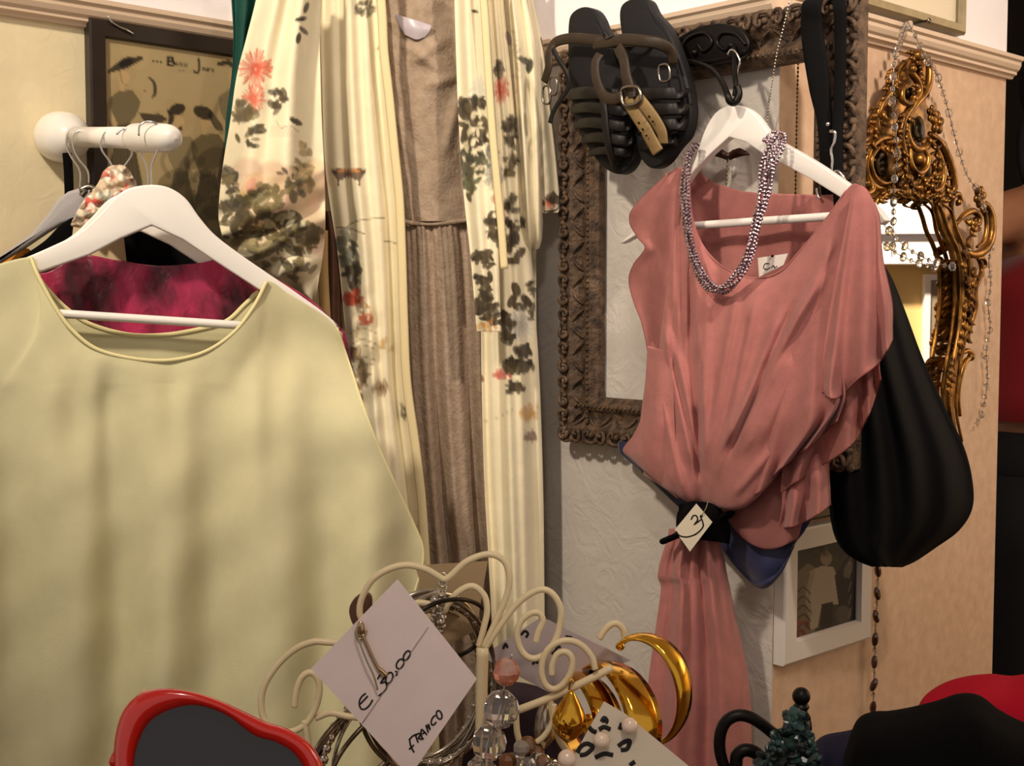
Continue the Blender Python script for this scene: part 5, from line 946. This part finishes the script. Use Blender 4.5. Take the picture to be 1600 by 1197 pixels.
v = [(X_, Y_, .93, .15, .11), (X_, Y_, 1.08, .13, .095), (X_, Y_, 1.24, .155, .105), (X_, Y_, 1.38, .13, .08), (X_, Y_, 1.45, .055, .055), (X_, Y_ - .01, 1.53, .06, .07), (X_, Y_ - .015, 1.61, .082, .098), (X_, Y_ - .01, 1.69, .07, .085),
     (X_ - .10, Y_, 1.385, .062, .06), (X_ - .18, Y_ - .02, 1.36, .052, .056), (X_ - .30, Y_ - .03, 1.31, .046, .048), (X_ - .40, Y_ + .10, 1.27, .037, .038), (X_ - .44, Y_ + .20, 1.25, .027, .022),
     (X_ + .10, Y_, 1.385, .062, .06), (X_ + .185, Y_, 1.35, .054, .056), (X_ + .22, Y_ + .02, 1.08, .042, .042), (X_ + .20, Y_ - .10, .86, .034, .034), (X_ + .20, Y_ - .13, .80, .024, .028),
     (X_ - .09, Y_, .86, .10, .105), (X_ - .10, Y_ - .01, .50, .062, .066), (X_ - .10, Y_ + .01, .10, .04, .042), (X_ - .10, Y_ - .12, .04, .04, .03),
     (X_ + .09, Y_, .86, .10, .105), (X_ + .10, Y_ - .01, .50, .062, .066), (X_ + .10, Y_ + .01, .10, .04, .042), (X_ + .10, Y_ - .12, .04, .04, .03)]
e = [(0, 1), (1, 2), (2, 3), (3, 4), (4, 5), (5, 6), (6, 7), (3, 8), (8, 9), (9, 10), (10, 11), (11, 12), (3, 13), (13, 14), (14, 15), (15, 16), (16, 17), (0, 18), (18, 19), (19, 20), (20, 21), (0, 22), (22, 23), (23, 24), (24, 25)]
body = skin_body('body', v, e, 0, M['skin'], per)
def fingers(base, d, side, up, nm):
    m = MB(); d, side, up = norm(d), norm(side), norm(up)
    for k, (ln, o_) in enumerate(((.072, -.027), (.080, -.009), (.074, .009), (.058, .026))):
        b = base + side * o_ + d * .02; tube(m, [b, b + d * ln * .5 + up * .004, b + d * ln * .8 - up * .012, b + d * ln - up * .026], [.0095, .009, .008, .006], 8, 20)
    b = base - side * .03 - d * .02; tube(m, [b, b - side * .02 + d * .02, b - side * .026 + d * .045 - up * .01], [.011, .0105, .007], 8, 16)
    ellip(m, base - d * .015, [d * .045, side * .038, up * .015], 12, 8); m.build(nm, M['skin'], per)
fingers(np.array([X_ - .455, Y_ + .235, 1.245]), [-.35, .93, -.1], [.93, .35, 0], [0, 0, 1], 'hand'); fingers(np.array([X_ + .20, Y_ - .14, .765]), [0, -.2, -1], [0, 1, -.2], [1, 0, 0], 'hand')
m = MB(); hc = np.array([X_, Y_ - .015, 1.62])
for sg in (-1, 1):
    m = MB(); ellip(m, hc + [sg * .033, -.094, .005], np.diag([.012, .006, .007]), 10, 6); m.build('eye', mat('eye_dark', '2a1c16', .3), per)
    m = MB(); ellip(m, hc + [sg * .085, .0, -.01], np.diag([.01, .018, .028]), 10, 6); m.build('ear', M['skin'], per)
m = MB(); tube(m, [hc + [0, -.098, .012], hc + [0, -.118, -.025], hc + [0, -.104, -.036]], [.007, .012, .008], 8, 14); m.build('nose', M['skin'], per)
m = MB(); ellip(m, hc + [0, -.094, -.062], np.diag([.022, .008, .007]), 10, 6); m.build('mouth', mat('lips', '8e4038', .5), per)
m = MB(); V = []
ellip(m, hc + [0, .018, .028], np.diag([.098, .108, .105]), 22, 16); ellip(m, hc + [0, .07, -.09], np.diag([.085, .05, .14]), 18, 12); m.build('hair', M['hair'], per)
def sleeve_top(name, rings, mtl, seg=36):
    m = MB(); V = []
    for (cx, cy, z, a, b, sl_) in rings:
        for k in range(seg): t = 6.283 * k / seg; V.append((cx + a * math.cos(t), cy + b * math.sin(t), z + sl_ * math.cos(t)))
    m.add(V, [(i * seg + k, i * seg + (k + 1) % seg, (i + 1) * seg + (k + 1) % seg, (i + 1) * seg + k) for i in range(len(rings) - 1) for k in range(seg)]); return m.build(name, mtl, per, True, solid=.004)
sleeve_top('red_top', [(X_, Y_, .965, .178, .135, 0), (X_, Y_, 1.02, .165, .122, 0), (X_, Y_, 1.10, .160, .118, 0), (X_, Y_, 1.20, .176, .126, 0), (X_, Y_, 1.26, .188, .132, .045), (X_, Y_, 1.31, .178, .124, .075), (X_, Y_, 1.35, .13, .10, .06)], M['red_top'])
sleeve_top('waistband', [(X_, Y_, .80, .20, .15, 0), (X_, Y_, .88, .192, .145, 0), (X_, Y_, .945, .178, .135, 0)], M['trousers'])
for sg in (-1, 1): sleeve_top('trouser_leg', [(X_ + sg * .10, Y_, .06, .062, .068, 0), (X_ + sg * .10, Y_, .45, .08, .085, 0), (X_ + sg * .098, Y_, .70, .10, .115, 0), (X_ + sg * .095, Y_, .86, .105, .135, 0)], M['trousers'])
# ================================================================ foreground: jewellery stand, bangles, cards, sunglasses, cloths
M['cream_wire'] = mat('cream_enamel', 'e2cfa6', .4, spec=.5, var=.12, vscale=40)
M['silver'] = mat('worn_silver', 'b9b0a4', .22, 1)
M['dsilver'] = mat('tarnished_silver', '7a7066', .25, 1)
JY = .70
jst = thing('jewellery_stand', np.r_[P(755, 1040, JY)[:2], .78], 'cream painted scrolled wire jewellery stand in the foreground, hung with bangles and cards', 'stand')
def wire(pts, Y=JY, r=.00185, closed=False):
    m = MB(); tube(m, [P(q[0], q[1], q[2] if len(q) > 2 else Y) for q in pts], r, 10, max(40, len(pts) * 8)); return m.build('scroll', M['cream_wire'], jst)
wire([(690, 1010, .705), (640, 1000, .70), (590, 985, .70), (566, 968, .70), (562, 950, .70), (568, 929, .70), (583, 905, .70), (608, 889, .70), (636, 883, .70), (664, 889, .70), (684, 900, .70), (694, 905, .70), (704, 900, .70), (730, 877, .70), (764, 866, .70), (788, 877, .70), (796, 905, .70), (790, 936, .70), (776, 968, .70), (756, 1012, .70)])
wire([(640, 948, .702), (654, 942, .702), (672, 945, .702), (692, 955, .702), (700, 944, .702), (716, 925, .702), (738, 916, .702), (756, 930, .702), (761, 954, .702), (755, 984, .702), (748, 1010, .702)])
wire([(754, 1018), (764, 1004), (780, 980), (804, 948), (828, 928), (849, 921), (866, 931), (876, 953), (874, 980), (866, 1003), (852, 1022), (832, 1029), (816, 1019), (808, 995), (813, 973), (828, 959), (842, 958), (848, 970), (841, 988), (837, 1003)])
wire([(930, 1046), (924, 1026), (908, 1008), (888, 1001), (867, 1006), (852, 1022), (846, 1046), (851, 1068), (864, 1077), (879, 1070), (891, 1052), (894, 1031), (885, 1019), (871, 1022), (863, 1038), (862, 1055)], .698)
wire([(800, 1113), (830, 1102), (870, 1086), (924, 1060), (957, 1043)], .70, .0022)
wire([(936, 998), (948, 981), (962, 974), (973, 983), (976, 998)], .72)
wire([(860, 1090), (864, 1124), (873, 1154), (886, 1174), (900, 1190)], .70); wire([(806, 1114), (808, 1144), (814, 1172), (818, 1240)], .70)
wire([(640, 1000, .705), (580, 1006, .70), (517, 1004, .70), (490, 1003, .70), (462, 1014, .70), (434, 1039, .70), (414, 1070, .70), (408, 1098, .70), (413, 1124, .70), (428, 1139, .70), (452, 1144, .70), (476, 1133, .70), (492, 1109, .70), (499, 1082, .70), (497, 1062, .70), (486, 1051, .70), (472, 1058, .70), (463, 1080, .70), (460, 1105, .70)])
wire([(493, 1122), (517, 1114), (547, 1120), (600, 1124)], .702); wire([(476, 1126), (482, 1162), (490, 1200), (500, 1260)], .70)
wire([(838, 1160, .69), (850, 1150, .69), (862, 1130, .69), (866, 1100, .69)], .69, .0016)
m = MB(); tube(m, [P(754, 1012, .70), P(752, 1150, .70), np.r_[P(752, 1150, .70)[:2], .80]], .0034, 12, 20); m.build('post', M['cream_wire'], jst)
m = MB(); pb_ = P(752, 1150, .70); lathe_s(m, [pb_[0], pb_[1], .78], [0, 0, 1], [(0, .062), (.004, .062), (.010, .05), (.016, .012), (.05, .006)], 24); m.build('base', M['cream_wire'], jst)
for a, b in (((500, 1260), .70), ((818, 1240), .70), ((900, 1190), .70)):
    q = P(*a, b); m = MB(); tube(m, [q, q * .7 + np.r_[pb_[:2], .85] * .3, np.r_[pb_[:2], .83]], .0019, 8, 20); m.build('scroll', M['cream_wire'], jst)

# ---- bangles
def ring(name, c, ax, ay, r, mtl, label, group, tw=0, flat=None, cat='bangle'):
    m = MB(); t = np.linspace(0, 2 * math.pi, 72, endpoint=False); p = c + np.outer(np.cos(t), ax) + np.outer(np.sin(t), ay)
    n = norm(np.cross(ax, ay))
    tube(m, p, r, 8, raw=True, closed=True, nrm=n if flat else None, thick=flat)
    if tw:
        for k in range(0, 72, 2): ball(m, p[k], r * 1.5, 6, 4)
    return tag(m.build(name, mtl), label, cat, group)
rb = random.Random(11)
def px_ring(cx, cy, rx, ry, Y, dY=0.0, tl=0.0):       # ring given by its picture centre and radii in pixels at distance Y, turned in depth
    c = P(cx, cy, Y); k = Y / F; ca, sa = math.cos(tl), math.sin(tl)
    ax = np.array([rx * k * ca, dY, -rx * k * sa]); ay = np.array([ry * k * sa, -dY * .3, ry * k * ca]); return c, ax, ay
hung = 'silver bangles hung on the stand'
for i in range(13):
    c, ax, ay = px_ring(672 + rb.uniform(-9, 9), 1062 + rb.uniform(-8, 16), 92 + rb.uniform(-12, 14), 140 + rb.uniform(-10, 12), .722 + i * .0045, rb.uniform(.0, .03), rb.uniform(-.10, .10))
    ring('bangle', c, ax, ay, rb.choice([.0011, .0014, .0018]), M['silver'] if i % 3 else M['dsilver'], 'thin silver bangle among those hung behind the big price tag', hung, tw=(i % 6 == 1))
for i in range(7):
    c, ax, ay = px_ring(560 + i * 6 + rb.uniform(-4, 4), 1165 + rb.uniform(-8, 8), 58 + rb.uniform(-8, 10), 78 + rb.uniform(-8, 8), .73 + i * .006, .045 + rb.uniform(0, .02), rb.uniform(-.3, .1))
    ring('bangle', c, ax, ay, rb.choice([.0022, .0014, .003]), M['silver'] if i % 2 else M['dsilver'], 'silver bangle in the bunch at the lower left of the big price tag', 'silver bangles at the lower left of the price tag', tw=(i % 5 == 3), flat=.0012)
M['dark_cord'] = mat('dark_wire', '2c241e', .35, .7)
c, ax, ay = px_ring(700, 985, 64, 62, .715, .03, .5); ring('wire_bracelet', c, ax, ay, .0013, M['dark_cord'], 'thin dark wire bracelet looped on the middle dip of the stand', None, cat='bracelet')
m = MB()
for k in range(4): t = np.linspace(0, 6.283, 24, endpoint=False); c = P(692 - k * 1.5, 906 + k * 14, .70); tube(m, c + np.outer(np.cos(t), [.0022, 0, 0]) + np.outer(np.sin(t), [0, .0016, .0036]), .0006, 6, raw=True, closed=True)
for k in range(16): ball(m, P(684 + rb.uniform(-9, 9), 938 + k * 3.4, .698 + rb.uniform(-.003, .003)), rb.uniform(.0014, .0026), 8, 6)
tag(m.build('bead_charm', M['silver']), 'small silver bead charm on links hanging from the middle dip of the stand', 'charm')
# ---- gold
def cuff(name, c, ax, ay, wd, label, a0, a1, n=60):
    m = MB(); t = np.linspace(a0, a1, n); nn = norm(np.cross(ax, ay)); V = []
    for k, a in enumerate(t):
        b = c + ax * math.cos(a) + ay * math.sin(a); o = norm(ax * math.cos(a) + ay * math.sin(a)); w_ = wd * (.55 + .45 * math.sin(math.pi * k / (n - 1)))
        for s_, h in ((-1, 0), (-.55, .0018), (0, .0026), (.55, .0018), (1, 0), (.5, -.0006), (0, -.0002), (-.5, -.0006)): V.append(b + nn * w_ * s_ + o * h)
    f = [(i * 8 + k, i * 8 + (k + 1) % 8, (i + 1) * 8 + (k + 1) % 8, (i + 1) * 8 + k) for i in range(n - 1) for k in range(8)] + [tuple(range(8)), tuple(range((n - 1) * 8, n * 8))]
    m.add(V, f)
    for e in (0, n - 1): ball(m, c + ax * math.cos(t[e]) + ay * math.sin(t[e]), .0026, 10, 8)
    o = m.build(name, M['gold']); return tag(o, label, 'bangle')
k_ = .69 / F
cuff('gold_cuff', P(1008, 1078, .70), np.array([58 * k_, -.016, 0]), np.array([0, -.004, 88 * k_]), .0085, 'wide open polished gold cuff at the right end of the jewellery stand', -2.0, 2.3)
cuff('gold_cuff', P(958, 1112, .715), np.array([42 * k_, -.034, 0]), np.array([0, 0, 74 * k_]), .011, 'broad gold bangle in the middle of the gold group, left of the open cuff', -2.6, 2.9)
cuff('gold_cuff', P(912, 1120, .725), np.array([36 * k_, -.036, .002]), np.array([0, 0, 66 * k_]), .009, 'gold bangle at the left of the gold group behind the cream wire bar', -2.6, 2.9)
m = MB(); c = P(886, 1122, .69); lathe_s(m, c + [0, 0, -.014], [.08, -.05, 1], [(0, .0005), (.006, .007), (.014, .0095), (.022, .006), (.030, .001)], 24, 20); tube(m, [c + [.001, 0, .016], c + [.002, 0, .022], P(896, 1066, .70)], .0007, 6, 14)
tag(m.build('gold_drop_earring', M['gold']), 'gold drop earring hanging under the cream wire bar', 'earring')
m = MB(); c = P(850, 1128, .712); lathe_s(m, c + [0, 0, -.016], [.05, 0, 1], [(0, .0005), (.008, .006), (.02, .0055), (.030, .0015)], 20, 16); tube(m, [c + [0, 0, .013], P(848, 1092, .702)], .0006, 6, 10); tag(m.build('silver_drop_earring', M['silver']), 'pale silver drop earring beside the gold drop under the wire bar', 'earring')
# ---- crystals and gems
M['iris'] = mat('iridescent_crystal', 'f0c9b8', .04, trans=.6, spec=.9, ior=1.6, col2='e0744a', vscale=120)
root = thing('crystal_necklace', P(784, 1100, .685), 'necklace of large clear faceted crystal beads hanging right of the big price tag', 'necklace')
for (x, y, r, mt) in ((791, 1050, .0075, 'iris'), (783, 1108, .0102, 'crystal'), (764, 1160, .0098, 'crystal'), (752, 1208, .009, 'crystal')):
    m = MB(); ellip(m, P(x, y, .684), np.diag([r, r, r * 1.05]), 9, 6); m.build('crystal', M[mt], root, False)
m = MB(); tube(m, [P(*q, .684) for q in [(800, 1022), (791, 1050), (783, 1108), (764, 1160), (752, 1208)]], .0006, 6, 30); m.build('cord', M['silver'], root)
M['topaz'] = mat('smoky_topaz', '8a5a34', .08, trans=.4, spec=.8, ior=1.6); M['smoke'] = mat('smoky_glass', 'a89c90', .08, trans=.4, spec=.8)
root = thing('gem_brooch', P(822, 1190, .68), 'cluster of smoky and amber glass gems below the wire bar at the bottom edge', 'brooch')
for i in range(26):
    m = MB(); r = rb.uniform(.003, .0058); ellip(m, P(790 + rb.uniform(0, 78), 1215 - rb.uniform(0, 58) * (0.4 + .6 * (i % 3) / 2), .68 + rb.uniform(-.01, .01)), np.diag([r, r * .7, r]) , 7, 5); m.build('gem', M[['topaz', 'smoke', 'silver', 'crystal'][i % 4]], root, False)
# ---- cards and tags
M['tag_grey'] = mat('pinkish_card', 'dac8c4', .7, bump=.08, bscale=200, var=.05, vscale=60); M['card_grey'] = mat('grey_card', 'b3a6a8', .75, bump=.08, bscale=200); M['card_tan'] = mat('tan_card', 'a9906c', .75, bump=.08, bscale=200)
z1 = lambda pts: [(380 + a / 3.353, 840 + b / 3.353) for a, b in pts]
z6 = lambda pts: [(480 + a / 6.667, 1050 + b / 6.667) for a, b in pts]
def oval(cx, cy, rx, ry, a=0, n=13): return [(cx + rx * math.cos(t) * math.cos(a) - ry * math.sin(t) * math.sin(a), cy + rx * math.cos(t) * math.sin(a) + ry * math.sin(t) * math.cos(a)) for t in np.linspace(-1.5, 4.9, n)]
euro = [z6([(610, 222), (570, 255), (545, 300), (545, 350), (565, 385), (605, 385), (650, 345), (682, 290)]), z6([(552, 335), (590, 295), (632, 250)])]
thirty = [z1([(704, 742), (716, 722), (735, 716), (738, 735), (720, 762), (744, 758), (752, 782), (738, 806), (710, 830)]), z1(oval(765, 735, 17, 30, .35)), z1([(796, 700), (806, 706), (804, 724)]), z1(oval(822, 662, 17, 27, .5)), z1(oval(857, 618, 14, 27, .5))]
franco = [z6([(1066, 702), (1076, 760), (1092, 800), (1114, 838)]), z6([(1060, 708), (1096, 670), (1138, 648)]), z6([(1062, 806), (1088, 782), (1112, 760)]), z6([(1155, 735), (1140, 690), (1132, 660), (1165, 640), (1178, 655), (1160, 690), (1195, 700), (1214, 690)]),
          z6([(1196, 690), (1186, 640), (1192, 600), (1222, 625), (1248, 655)]), z6([(1200, 645), (1228, 628)]), z6([(1262, 630), (1248, 590), (1240, 555), (1268, 580), (1280, 600), (1262, 540)]), z6([(1335, 450), (1305, 480), (1292, 520), (1300, 550), (1322, 548), (1345, 520)]), z6(oval(1375, 447, 27, 46, -.3))]
_, onp = card('price_tag', [(621, 905), (745, 1061), (640, 1214), (486, 1045)], [.652, .648, .640, .646], 'large square price tag with handwritten price and name, foreground centre of the stand',
     euro + thirty + franco, mtl=M['tag_grey'], string=[(562, 977, .648), (556, 984, .644), (560, 998, .643), (572, 1030, .642), (584, 1056, .642), (590, 1078, .643)], wd=.00042)
tagroot = bpy.data.objects[-1]
for o in bpy.data.objects:
    if o.get('label', '').startswith('large square price tag'): tagroot = o
m = MB(); tube(m, [onp(x, y, .0012) for x, y in [(566, 990), (580, 1022), (592, 1046), (600, 1058)]], .0009, 6, 24); ellip(m, onp(564, 981, .002), [np.array([.0020, 0, .0004]), np.array([0, .0012, 0]), np.array([-.0006, 0, .0036])], 12, 8); tube(m, [onp(x, y, .001) for x, y in [(556, 986), (560, 998), (568, 996), (572, 984)]], .0008, 6, 16)
for k in range(6): ball(m, onp(594 + k * 1.8, 1046 + k * 1.6, .0016), .0011, 8, 6)
m.build('pendant_clip', mat('brass_pin', 'b49a78', .25, .9), tagroot)
m = MB()
for a, b in (((669, 980), (566, 1130)), ): tube(m, [onp(*a, .0003), onp(*b, .0003)], .00022, 5, 8)
m.build('fold_line', mat('card_crease', 'a8938c', .8), tagroot)
card('backing_card', [(752, 1026), (846, 964), (986, 1032), (858, 1082)], [.735, .735, .735, .735], 'grey card with scribbled marks held behind the wire scrolls of the stand', [[(814, 992), (820, 986), (825, 990), (822, 996)], [(786, 1014), (790, 1006), (793, 1012)], [(862, 1022), (868, 1016), (872, 1010), (876, 1012)], [(832, 1038), (836, 1034), (841, 1036)], [(884, 994), (894, 996)]], M['card_grey'], hole=(924, 1051), wd=.0007)
card('backing_card', [(648, 884), (762, 877), (744, 985), (690, 1012)], [.76, .76, .76, .76], 'tan card behind the heart shaped wires of the stand', [], M['card_tan'])
_, on2 = card('earring_card', [(944, 1096), (978, 1116), (1092, 1210), (870, 1230)], [.64, .64, .63, .63], 'pale earring card with black floral print at the bottom edge, pearls pinned on it',
     [[(940, 1128), (944, 1122), (948, 1126), (946, 1130)], [(920, 1136), (926, 1142), (932, 1144)], [(936, 1140), (944, 1136), (954, 1140)], [(902, 1176), (908, 1166), (918, 1162), (926, 1168), (916, 1178), (906, 1180)], [(968, 1140), (972, 1130)], [(966, 1166), (974, 1160), (984, 1158), (980, 1170), (970, 1172)], [(930, 1184), (944, 1178), (958, 1180)], [(984, 1196), (992, 1190)]], mat('pale_card', 'c9bba8', .7, bump=.08, bscale=200), wd=.0011)
M['pearl'] = mat('pearl', 'dcc3ae', .18, spec=.7, coat=.5, var=.06, vscale=60)
for (x, y, r, lb) in ((940, 1157, .0043, 'pearl earring stud in the middle of the earring card'), (984, 1134, .0042, 'pearl earring stud at the right edge of the earring card'), (886, 1186, .0048, 'pearl earring stud at the lower left of the earring card')):
    m = MB(); ball(m, on2(x, y, r * .95), r, 20, 14); tube(m, [on2(x, y, 0), on2(x, y, r)], .0006, 6, 6); tag(m.build('pearl_earring', M['pearl']), lb, 'earring', None)
# brown leather fob left of the tag
m = MB(); prism(m, [P(x, y, .715) for x, y in cr([(552, 978), (545, 955), (552, 938), (568, 928), (580, 935), (578, 965), (566, 985)], 30, True)], [0, .006, 0]); tag(m.build('leather_fob', M['brown_silk'], None, True, bevel=.001), 'brown leather fob hanging under the left heart wire', 'fob')
# dark pouch behind the stand
m = MB(); root = None
V = cloth('dark_pouch', [[(755, 1075, .80), (810, 1068, .80), (870, 1085, .80), (900, 1110, .80)], [(735, 1120, .79), (800, 1110, .775), (870, 1120, .78), (930, 1150, .80)], [(720, 1220, .79), (800, 1220, .77), (870, 1220, .775), (950, 1220, .80)]], 40, 30, mat('aubergine_cloth', '2c1a22', .8, bump=.3, bscale=200), None, lambda u, v, X, Y: .004 * np.sin(u * 12 + v * 4), solid=.002)
tag(V, 'dark aubergine cloth behind the crystals under the wire bar', 'cloth')

# ---- heart shaped sunglasses
M['red_plastic'] = mat('red_acetate', 'c3180f', .18, spec=.6, coat=.6); M['lens'] = mat('grey_lens', '1a1721', .12, spec=.6, coat=.3)
SG = Plane((P(330, 1180, .50)[0], .50), norm([.985, .17, 0]))
sg = thing('sunglasses', SG.hit(330, 1180), 'red heart shaped sunglasses with dark lenses at the lower left foreground', 'sunglasses')
out = [(178, 1190), (180, 1150), (192, 1112), (216, 1086), (250, 1076), (292, 1079), (338, 1092), (384, 1113), (416, 1128), (452, 1140), (486, 1164), (506, 1200), (508, 1244), (486, 1300), (430, 1366), (350, 1430), (268, 1392), (206, 1300), (182, 1236)]
inn = [(209, 1195), (216, 1160), (232, 1130), (258, 1112), (294, 1102), (326, 1106), (358, 1120), (384, 1140), (404, 1152), (432, 1160), (460, 1178), (476, 1206), (476, 1244), (456, 1290), (412, 1346), (350, 1394), (286, 1360), (232, 1282), (212, 1232)]
AX = np.array([math.cos(.72), math.sin(.72)]); MID = np.array([505., 1330.])
def flip(q): q = np.asarray(q, float); return q - 2 * ((q - MID) @ AX)[:, None] * AX
def heart(mir_=False):
    O = cr(flip(out) if mir_ else out, 110, True); I = cr(flip(inn) if mir_ else inn, 110, True); m = MB(); n = 110; V = []
    for (loop, off) in ((O, .0), (O * .7 + I * .3, .0045), (O * .3 + I * .7, .0045), (I, .001), (I, -.003), (O, -.003)): V += [SG.hit(x, y, off) for x, y in loop]
    m.add(V, [(a * n + k, a * n + (k + 1) % n, ((a + 1) % 6) * n + (k + 1) % n, ((a + 1) % 6) * n + k) for a in range(6) for k in range(n)]); m.build('rim', M['red_plastic'], sg)
    m = MB(); J = O * .15 + I * .85; prism(m, [SG.hit(x, y, .0) for x, y in J], -SG.n * .0016); m.build('lens', M['lens'], sg, False)
heart(); heart(True)
m = MB(); tube(m, [SG.hit(*(MID - AX * 62 + [10, -20]), .001), SG.hit(*(MID + [28, -34]), .003), SG.hit(*(MID + AX * 62 + [10, -20]), .001)], .0035, 10, 20); m.build('bridge', M['red_plastic'], sg)
for q in (np.array([[186., 1190.]]), flip([[186., 1190.]])):
    b = SG.hit(*q[0], -.002); m = MB(); tube(m, [b, b - SG.n * .02, b - SG.n * .085, b - SG.n * .115 + np.array([.004, 0, -.013])], [.004, .004, .003, .0025], 8, 30); m.build('temple', M['red_plastic'], sg)
lowz = min(SG.hit(*q)[2] for q in flip(out)); c = SG.hit(700, 1600)
m = MB(); boxp(m, [c[0] - .10, .40, .78], (.20, 0, 0), (0, .2, 0), (0, 0, lowz - .781)); tag(m.build('display_block', M['counter'], None, False, bevel=.003), 'low wooden block below the bottom edge the sunglasses rest on', 'block')

# ---- black iron stand with turquoise beads
KY = .92
M['turq'] = mat('turquoise_chip', '2c4a48', .3, spec=.6, col2='10181a', vscale=90, lo=.4, hi=.6)
bst = thing('necklace_stand', np.r_[P(1245, 1150, KY)[:2], .78], 'black iron necklace stand with ball finial and looped arm, right foreground', 'stand')
m = MB(); ball(m, P(1252, 1088, KY), .0066, 18, 12); lathe_s(m, P(1252, 1098, KY), [0, 0, -1], [(0, .004), (.003, .006), (.006, .0045), (.012, .007), (.02, .008), (.03, .006)], 20, 16); m.build('finial', M['iron'], bst)
p0 = P(1250, 1130, KY); m = MB(); tube(m, [p0, [p0[0], p0[1], .79]], .006, 12, 6); m.build('post', M['iron'], bst)
m = MB(); lathe_s(m, [p0[0], p0[1], .78], [0, 0, 1], [(0, .06), (.005, .06), (.012, .03), (.03, .008)], 20, 24); m.build('base', M['iron'], bst)
m = MB(); tube(m, [P(x, y, KY) for x, y in [(1148, 1250), (1138, 1215), (1126, 1180), (1125, 1150), (1134, 1128), (1152, 1118), (1172, 1121), (1192, 1133), (1215, 1150), (1248, 1160)]], .0044, 10, 60); m.build('arm', M['iron'], bst)
m = MB(); tube(m, [P(x, y, KY) for x, y in [(1150, 1196), (1152, 1180), (1164, 1172), (1180, 1176), (1200, 1190), (1248, 1200)]], .0048, 10, 40); m.build('arm', M['iron'], bst)
rc = random.Random(4); root = thing('bead_necklaces', P(1240, 1190, KY - .02), 'tangle of dark turquoise chip necklaces heaped over the black iron stand', 'necklace')
for st_ in range(9):
    m = MB()
    for k in range(26):
        t = rc.random() ** .7; hw = 10 + 62 * t; x = 1248 - 12 * t + rc.uniform(-hw, hw * .75); y = 1112 + t * 110; r = rc.uniform(.0018, .0042)
        R3 = np.linalg.qr(RNG.normal(size=(3, 3)))[0]; ellip(m, P(x, y, KY - .012 - .022 * math.sqrt(max(0, 1 - ((x - 1245) / (hw + 14)) ** 2)) + rc.uniform(-.004, .004)), R3 * np.array([[r], [r * .7], [r * 1.5]]), 6, 4)
    o = m.build('chip_strand', M['turq'], root, False); o['kind'] = 'stuff'

# ---- folded dark and red cloths at the right
M['navy_dark'] = mat('dark_navy_cloth', '14112c', .85, bump=.3, bscale=250); M['red_cloth'] = mat('red_cloth', 'b00c26', .85, spec=.2, bump=.3, bscale=250)
def mound(name, top, mtl, Y0, depth, label, fold=None):
    rows = []
    for (dy, k) in ((.06, 0), (.035, 6), (0.0, 0), (-.035, 14), (-.07, 48), (-.09, 120), (-.10, 260)):
        rows.append([(x, y + k + (26 if dy > .05 else 0), Y0 + dy * depth) for x, y in top])
    o = cloth(name, rows, 120, 60, mtl, None, fold or (lambda u, v, X, Y: .004 * np.sin(u * 16 + v * 5) * v), solid=.003)
    for q in o.data.vertices: q.co.z = max(q.co.z, .783)
    return tag(o, label, 'cloth')
mound('folded_cloth', [(1425, 1150), (1440, 1100), (1465, 1076), (1500, 1062), (1545, 1056), (1580, 1059), (1620, 1056), (1680, 1070)], M['red_cloth'], 1.06, .8, 'red cloth showing above the heap of black cloth at the lower right corner')
mound('folded_cloth', [(1272, 1165), (1290, 1152), (1320, 1146), (1345, 1142), (1370, 1150), (1400, 1190)], M['navy_dark'], .97, .5, 'dark navy cloth between the bead covered stand and the black cloth heap')
mound('folded_cloth', [(1322, 1180), (1340, 1130), (1362, 1116), (1390, 1114), (1425, 1108), (1465, 1098), (1500, 1087), (1530, 1090), (1560, 1112), (1600, 1132), (1660, 1150)], M['black'], .93, .8, 'heap of black cloth at the lower right corner in front of the red cloth')
